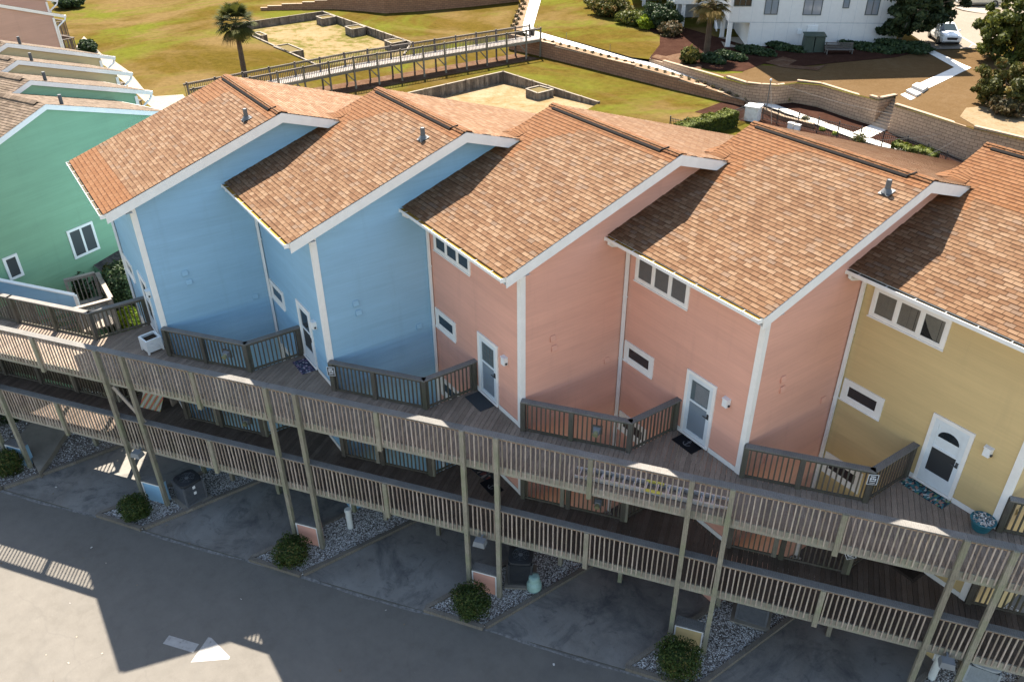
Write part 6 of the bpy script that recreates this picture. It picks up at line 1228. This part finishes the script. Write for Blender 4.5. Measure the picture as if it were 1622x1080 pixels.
# ------------------------------------------------------------------ cars
def car(P, az, paint, label, suv=True):
    o = thing('parked_car', tuple(P), label, 'car', 'cars in the parking lot'); f = np.array([math.cos(az), math.sin(az)]); l = np.array([-f[1], f[0]]); q = lambda x, y, z: (P[0]+f[0]*x+l[0]*y, P[1]+f[1]*x+l[1]*y, P[2]+z)
    prof = [(2.38, .42, .80, .74), (2.30, .36, .93, .86), (1.9, .30, 1.0, .93), (1.2, .28, 1.06, .95), (.95, .28, 1.09, .95), (0, .28, 1.10, .95), (-1.2, .28, 1.12, .95), (-2.1, .32, 1.12, .92), (-2.35, .42, 1.0, .84)]
    m = MB(); secs = []
    for x, z0, z1, w in prof: secs.append([q(x, w*.9, z0), q(x, w, z0+.2), q(x, w*.985, (z0+z1)/2+.1), q(x, w*.93, z1-.06), q(x, w*.78, z1), q(x, 0, z1+.03), q(x, -w*.78, z1), q(x, -w*.93, z1-.06), q(x, -w*.985, (z0+z1)/2+.1), q(x, -w, z0+.2), q(x, -w*.9, z0)])
    for A, B in zip(secs, secs[1:]):
        for i in range(10): m.face([A[i], B[i], B[i+1], A[i+1]])
        m.face([A[0], A[10], B[10], B[0]])
    m.face(secs[0]); m.face(secs[-1][::-1]); m.build('body', paint, o, True)
    R = [(.95, 1.06, .86), (.12, 1.58, .66), (-.3, 1.66, .66), (-1.5, 1.66, .66), (-1.95, 1.55, .64), (-2.25, 1.10, .80)]
    m = MB(); S_ = [[q(x, w, z), q(x-.0, w*.93, z+.03), q(x, -w*.93, z+.03), q(x, -w, z)] for x, z, w in R[1:5]]
    for A, B in zip(S_, S_[1:]): [m.face([A[i], B[i], B[i+1], A[i+1]]) for i in range(3)]
    m.build('roof', paint, o); g = MB()
    g.face([q(.92, .80, 1.08), q(.92, -.80, 1.08), q(.13, -.62, 1.585), q(.13, .62, 1.585)]); gw = g.build('windscreen', 'car_glass', o); g = MB(); g.face([q(-2.22, .76, 1.12), q(-2.22, -.76, 1.12), q(-1.94, -.6, 1.55), q(-1.94, .6, 1.55)]); g.build('rear_window', 'car_glass', o)
    for s in (1, -1):
        g = MB(); g.face([q(.90, .855*s, 1.08), q(.10, .665*s, 1.57), q(-.3, .665*s, 1.64), q(-1.5, .665*s, 1.64), q(-1.93, .65*s, 1.54), q(-2.2, .80*s, 1.11), q(-1.0, .895*s, 1.10)]); g.build('side_window', 'car_glass', o)
        p_ = MB(); p_.beam(q(.93, .845*s, 1.07), q(.11, .66*s, 1.58), .06, .05); p_.beam(q(-.55, .90*s, 1.10), q(-.55, .675*s, 1.65), .06, .04, (f[0], f[1], 0)); p_.beam(q(.1, .655*s, 1.61), q(-1.9, .645*s, 1.60), .05, .05); p_.build('pillar', paint, o)
        h = MB(); h.face([q(2.10, .93*s, .88), q(2.36, .66*s, .84), q(2.38, .62*s, .72), q(2.16, .92*s, .74)]); h.build('headlight', 'lamp_glass', o); mm = MB(); mm.tube([q(.75, .95*s, 1.10), q(.72, 1.10*s, 1.14)], [.06, .10], 8); mm.build('wing_mirror', paint, o)
        hd = MB(); hd.beam(q(-.1, .965*s, .90), q(-.3, .965*s, .90), .03, .03); hd.beam(q(-1.1, .965*s, .92), q(-1.3, .965*s, .92), .03, .03); hd.build('door_handle', 'galvanised', o)
        for x in (1.45, -1.4):
            w = MB(); w.tube([q(x, .70*s, .36), q(x, .97*s, .36)], .36, 20); t = w.build('wheel', 'tyre', o); w = MB(); w.tube([q(x, .96*s, .36), q(x, .985*s, .36)], .23, 14); w.build('rim', 'rim', t)
    g = MB(); g.face([q(2.395, .5, .80), q(2.395, -.5, .80), q(2.40, -.42, .58), q(2.40, .42, .58)]); g.build('grille', 'grille', o); g = MB(); g.hexa([q(2.38, -.75, .30), q(2.44, -.6, .30), q(2.44, .6, .30), q(2.38, .75, .30), q(2.36, -.75, .44), q(2.42, -.6, .42), q(2.42, .6, .42), q(2.36, .75, .44)]); g.build('bumper', 'grille', o); g = MB(); g.face([q(2.43, -.26, .46), q(2.43, .26, .46), q(2.42, .26, .58), q(2.42, -.26, .58)]); g.build('number_plate', 'sign_white', o)
P = atup(1493, 66, .05); tc = CAMP[:2]-P[:2]; az = math.atan2(tc[1], tc[0])+.33
car(P, az, 'car_white', 'white car facing us at the end of the white walk')
P = atup(1548, 10, .05); car(P, math.atan2(tc[1], tc[0])-1.15, 'car_silver', 'silver car cut off by the top edge in the parking lot')
# ------------------------------------------------------------------ camera, sun, sky
cd = bpy.data.cameras.new('camera'); cam = bpy.data.objects.new('camera', cd); COL.objects.link(cam); S.camera = cam
cd.sensor_fit = 'HORIZONTAL'; cd.sensor_width = 36; cd.lens = FPX/1622*36; cd.clip_end = 3000; cd.clip_start = .1
from mathutils import Matrix
Mx = Matrix(((_R[0], _U[0], -_F[0], CAMP[0]), (_R[1], _U[1], -_F[1], CAMP[1]), (_R[2], _U[2], -_F[2], CAMP[2]), (0, 0, 0, 1))); cam.matrix_world = Mx
EL, AZ = math.radians(54.5), math.radians(-28)          # height of the sun; heading of its shadows
sd = Vector((math.cos(EL)*math.cos(AZ), math.cos(EL)*math.sin(AZ), -math.sin(EL)))
sl = bpy.data.lights.new('sun', 'SUN'); sl.energy = SUN_E; sl.angle = math.radians(.5); sl.color = (1., .905, .775); so = bpy.data.objects.new('sun', sl); COL.objects.link(so); so.rotation_euler = sd.to_track_quat('-Z', 'Y').to_euler(); so.location = (0, 0, 60)
wd = bpy.data.worlds.new('World'); S.world = wd; wd.use_nodes = True; nt = wd.node_tree; bg = nt.nodes['Background']; sk = nt.nodes.new('ShaderNodeTexSky'); sk.sky_type = 'NISHITA'; sk.sun_disc = False; sk.sun_elevation = EL
tv = -sd; sk.sun_rotation = math.atan2(tv.x, tv.y); sk.air_density = 1.0; sk.dust_density = .6; sk.ozone_density = 1.; nt.links.new(mixc(nt, 1., sk.outputs[0], (1.12, 1., .86), 'MULTIPLY'), bg.inputs[0]); bg.inputs[1].default_value = SKY_E
S.view_settings.view_transform = 'Standard'; S.view_settings.look = 'None'; S.view_settings.exposure = EXPO; S.view_settings.gamma = 1
S.cycles.max_bounces = 6; S.cycles.diffuse_bounces = 3; S.cycles.transparent_max_bounces = 6
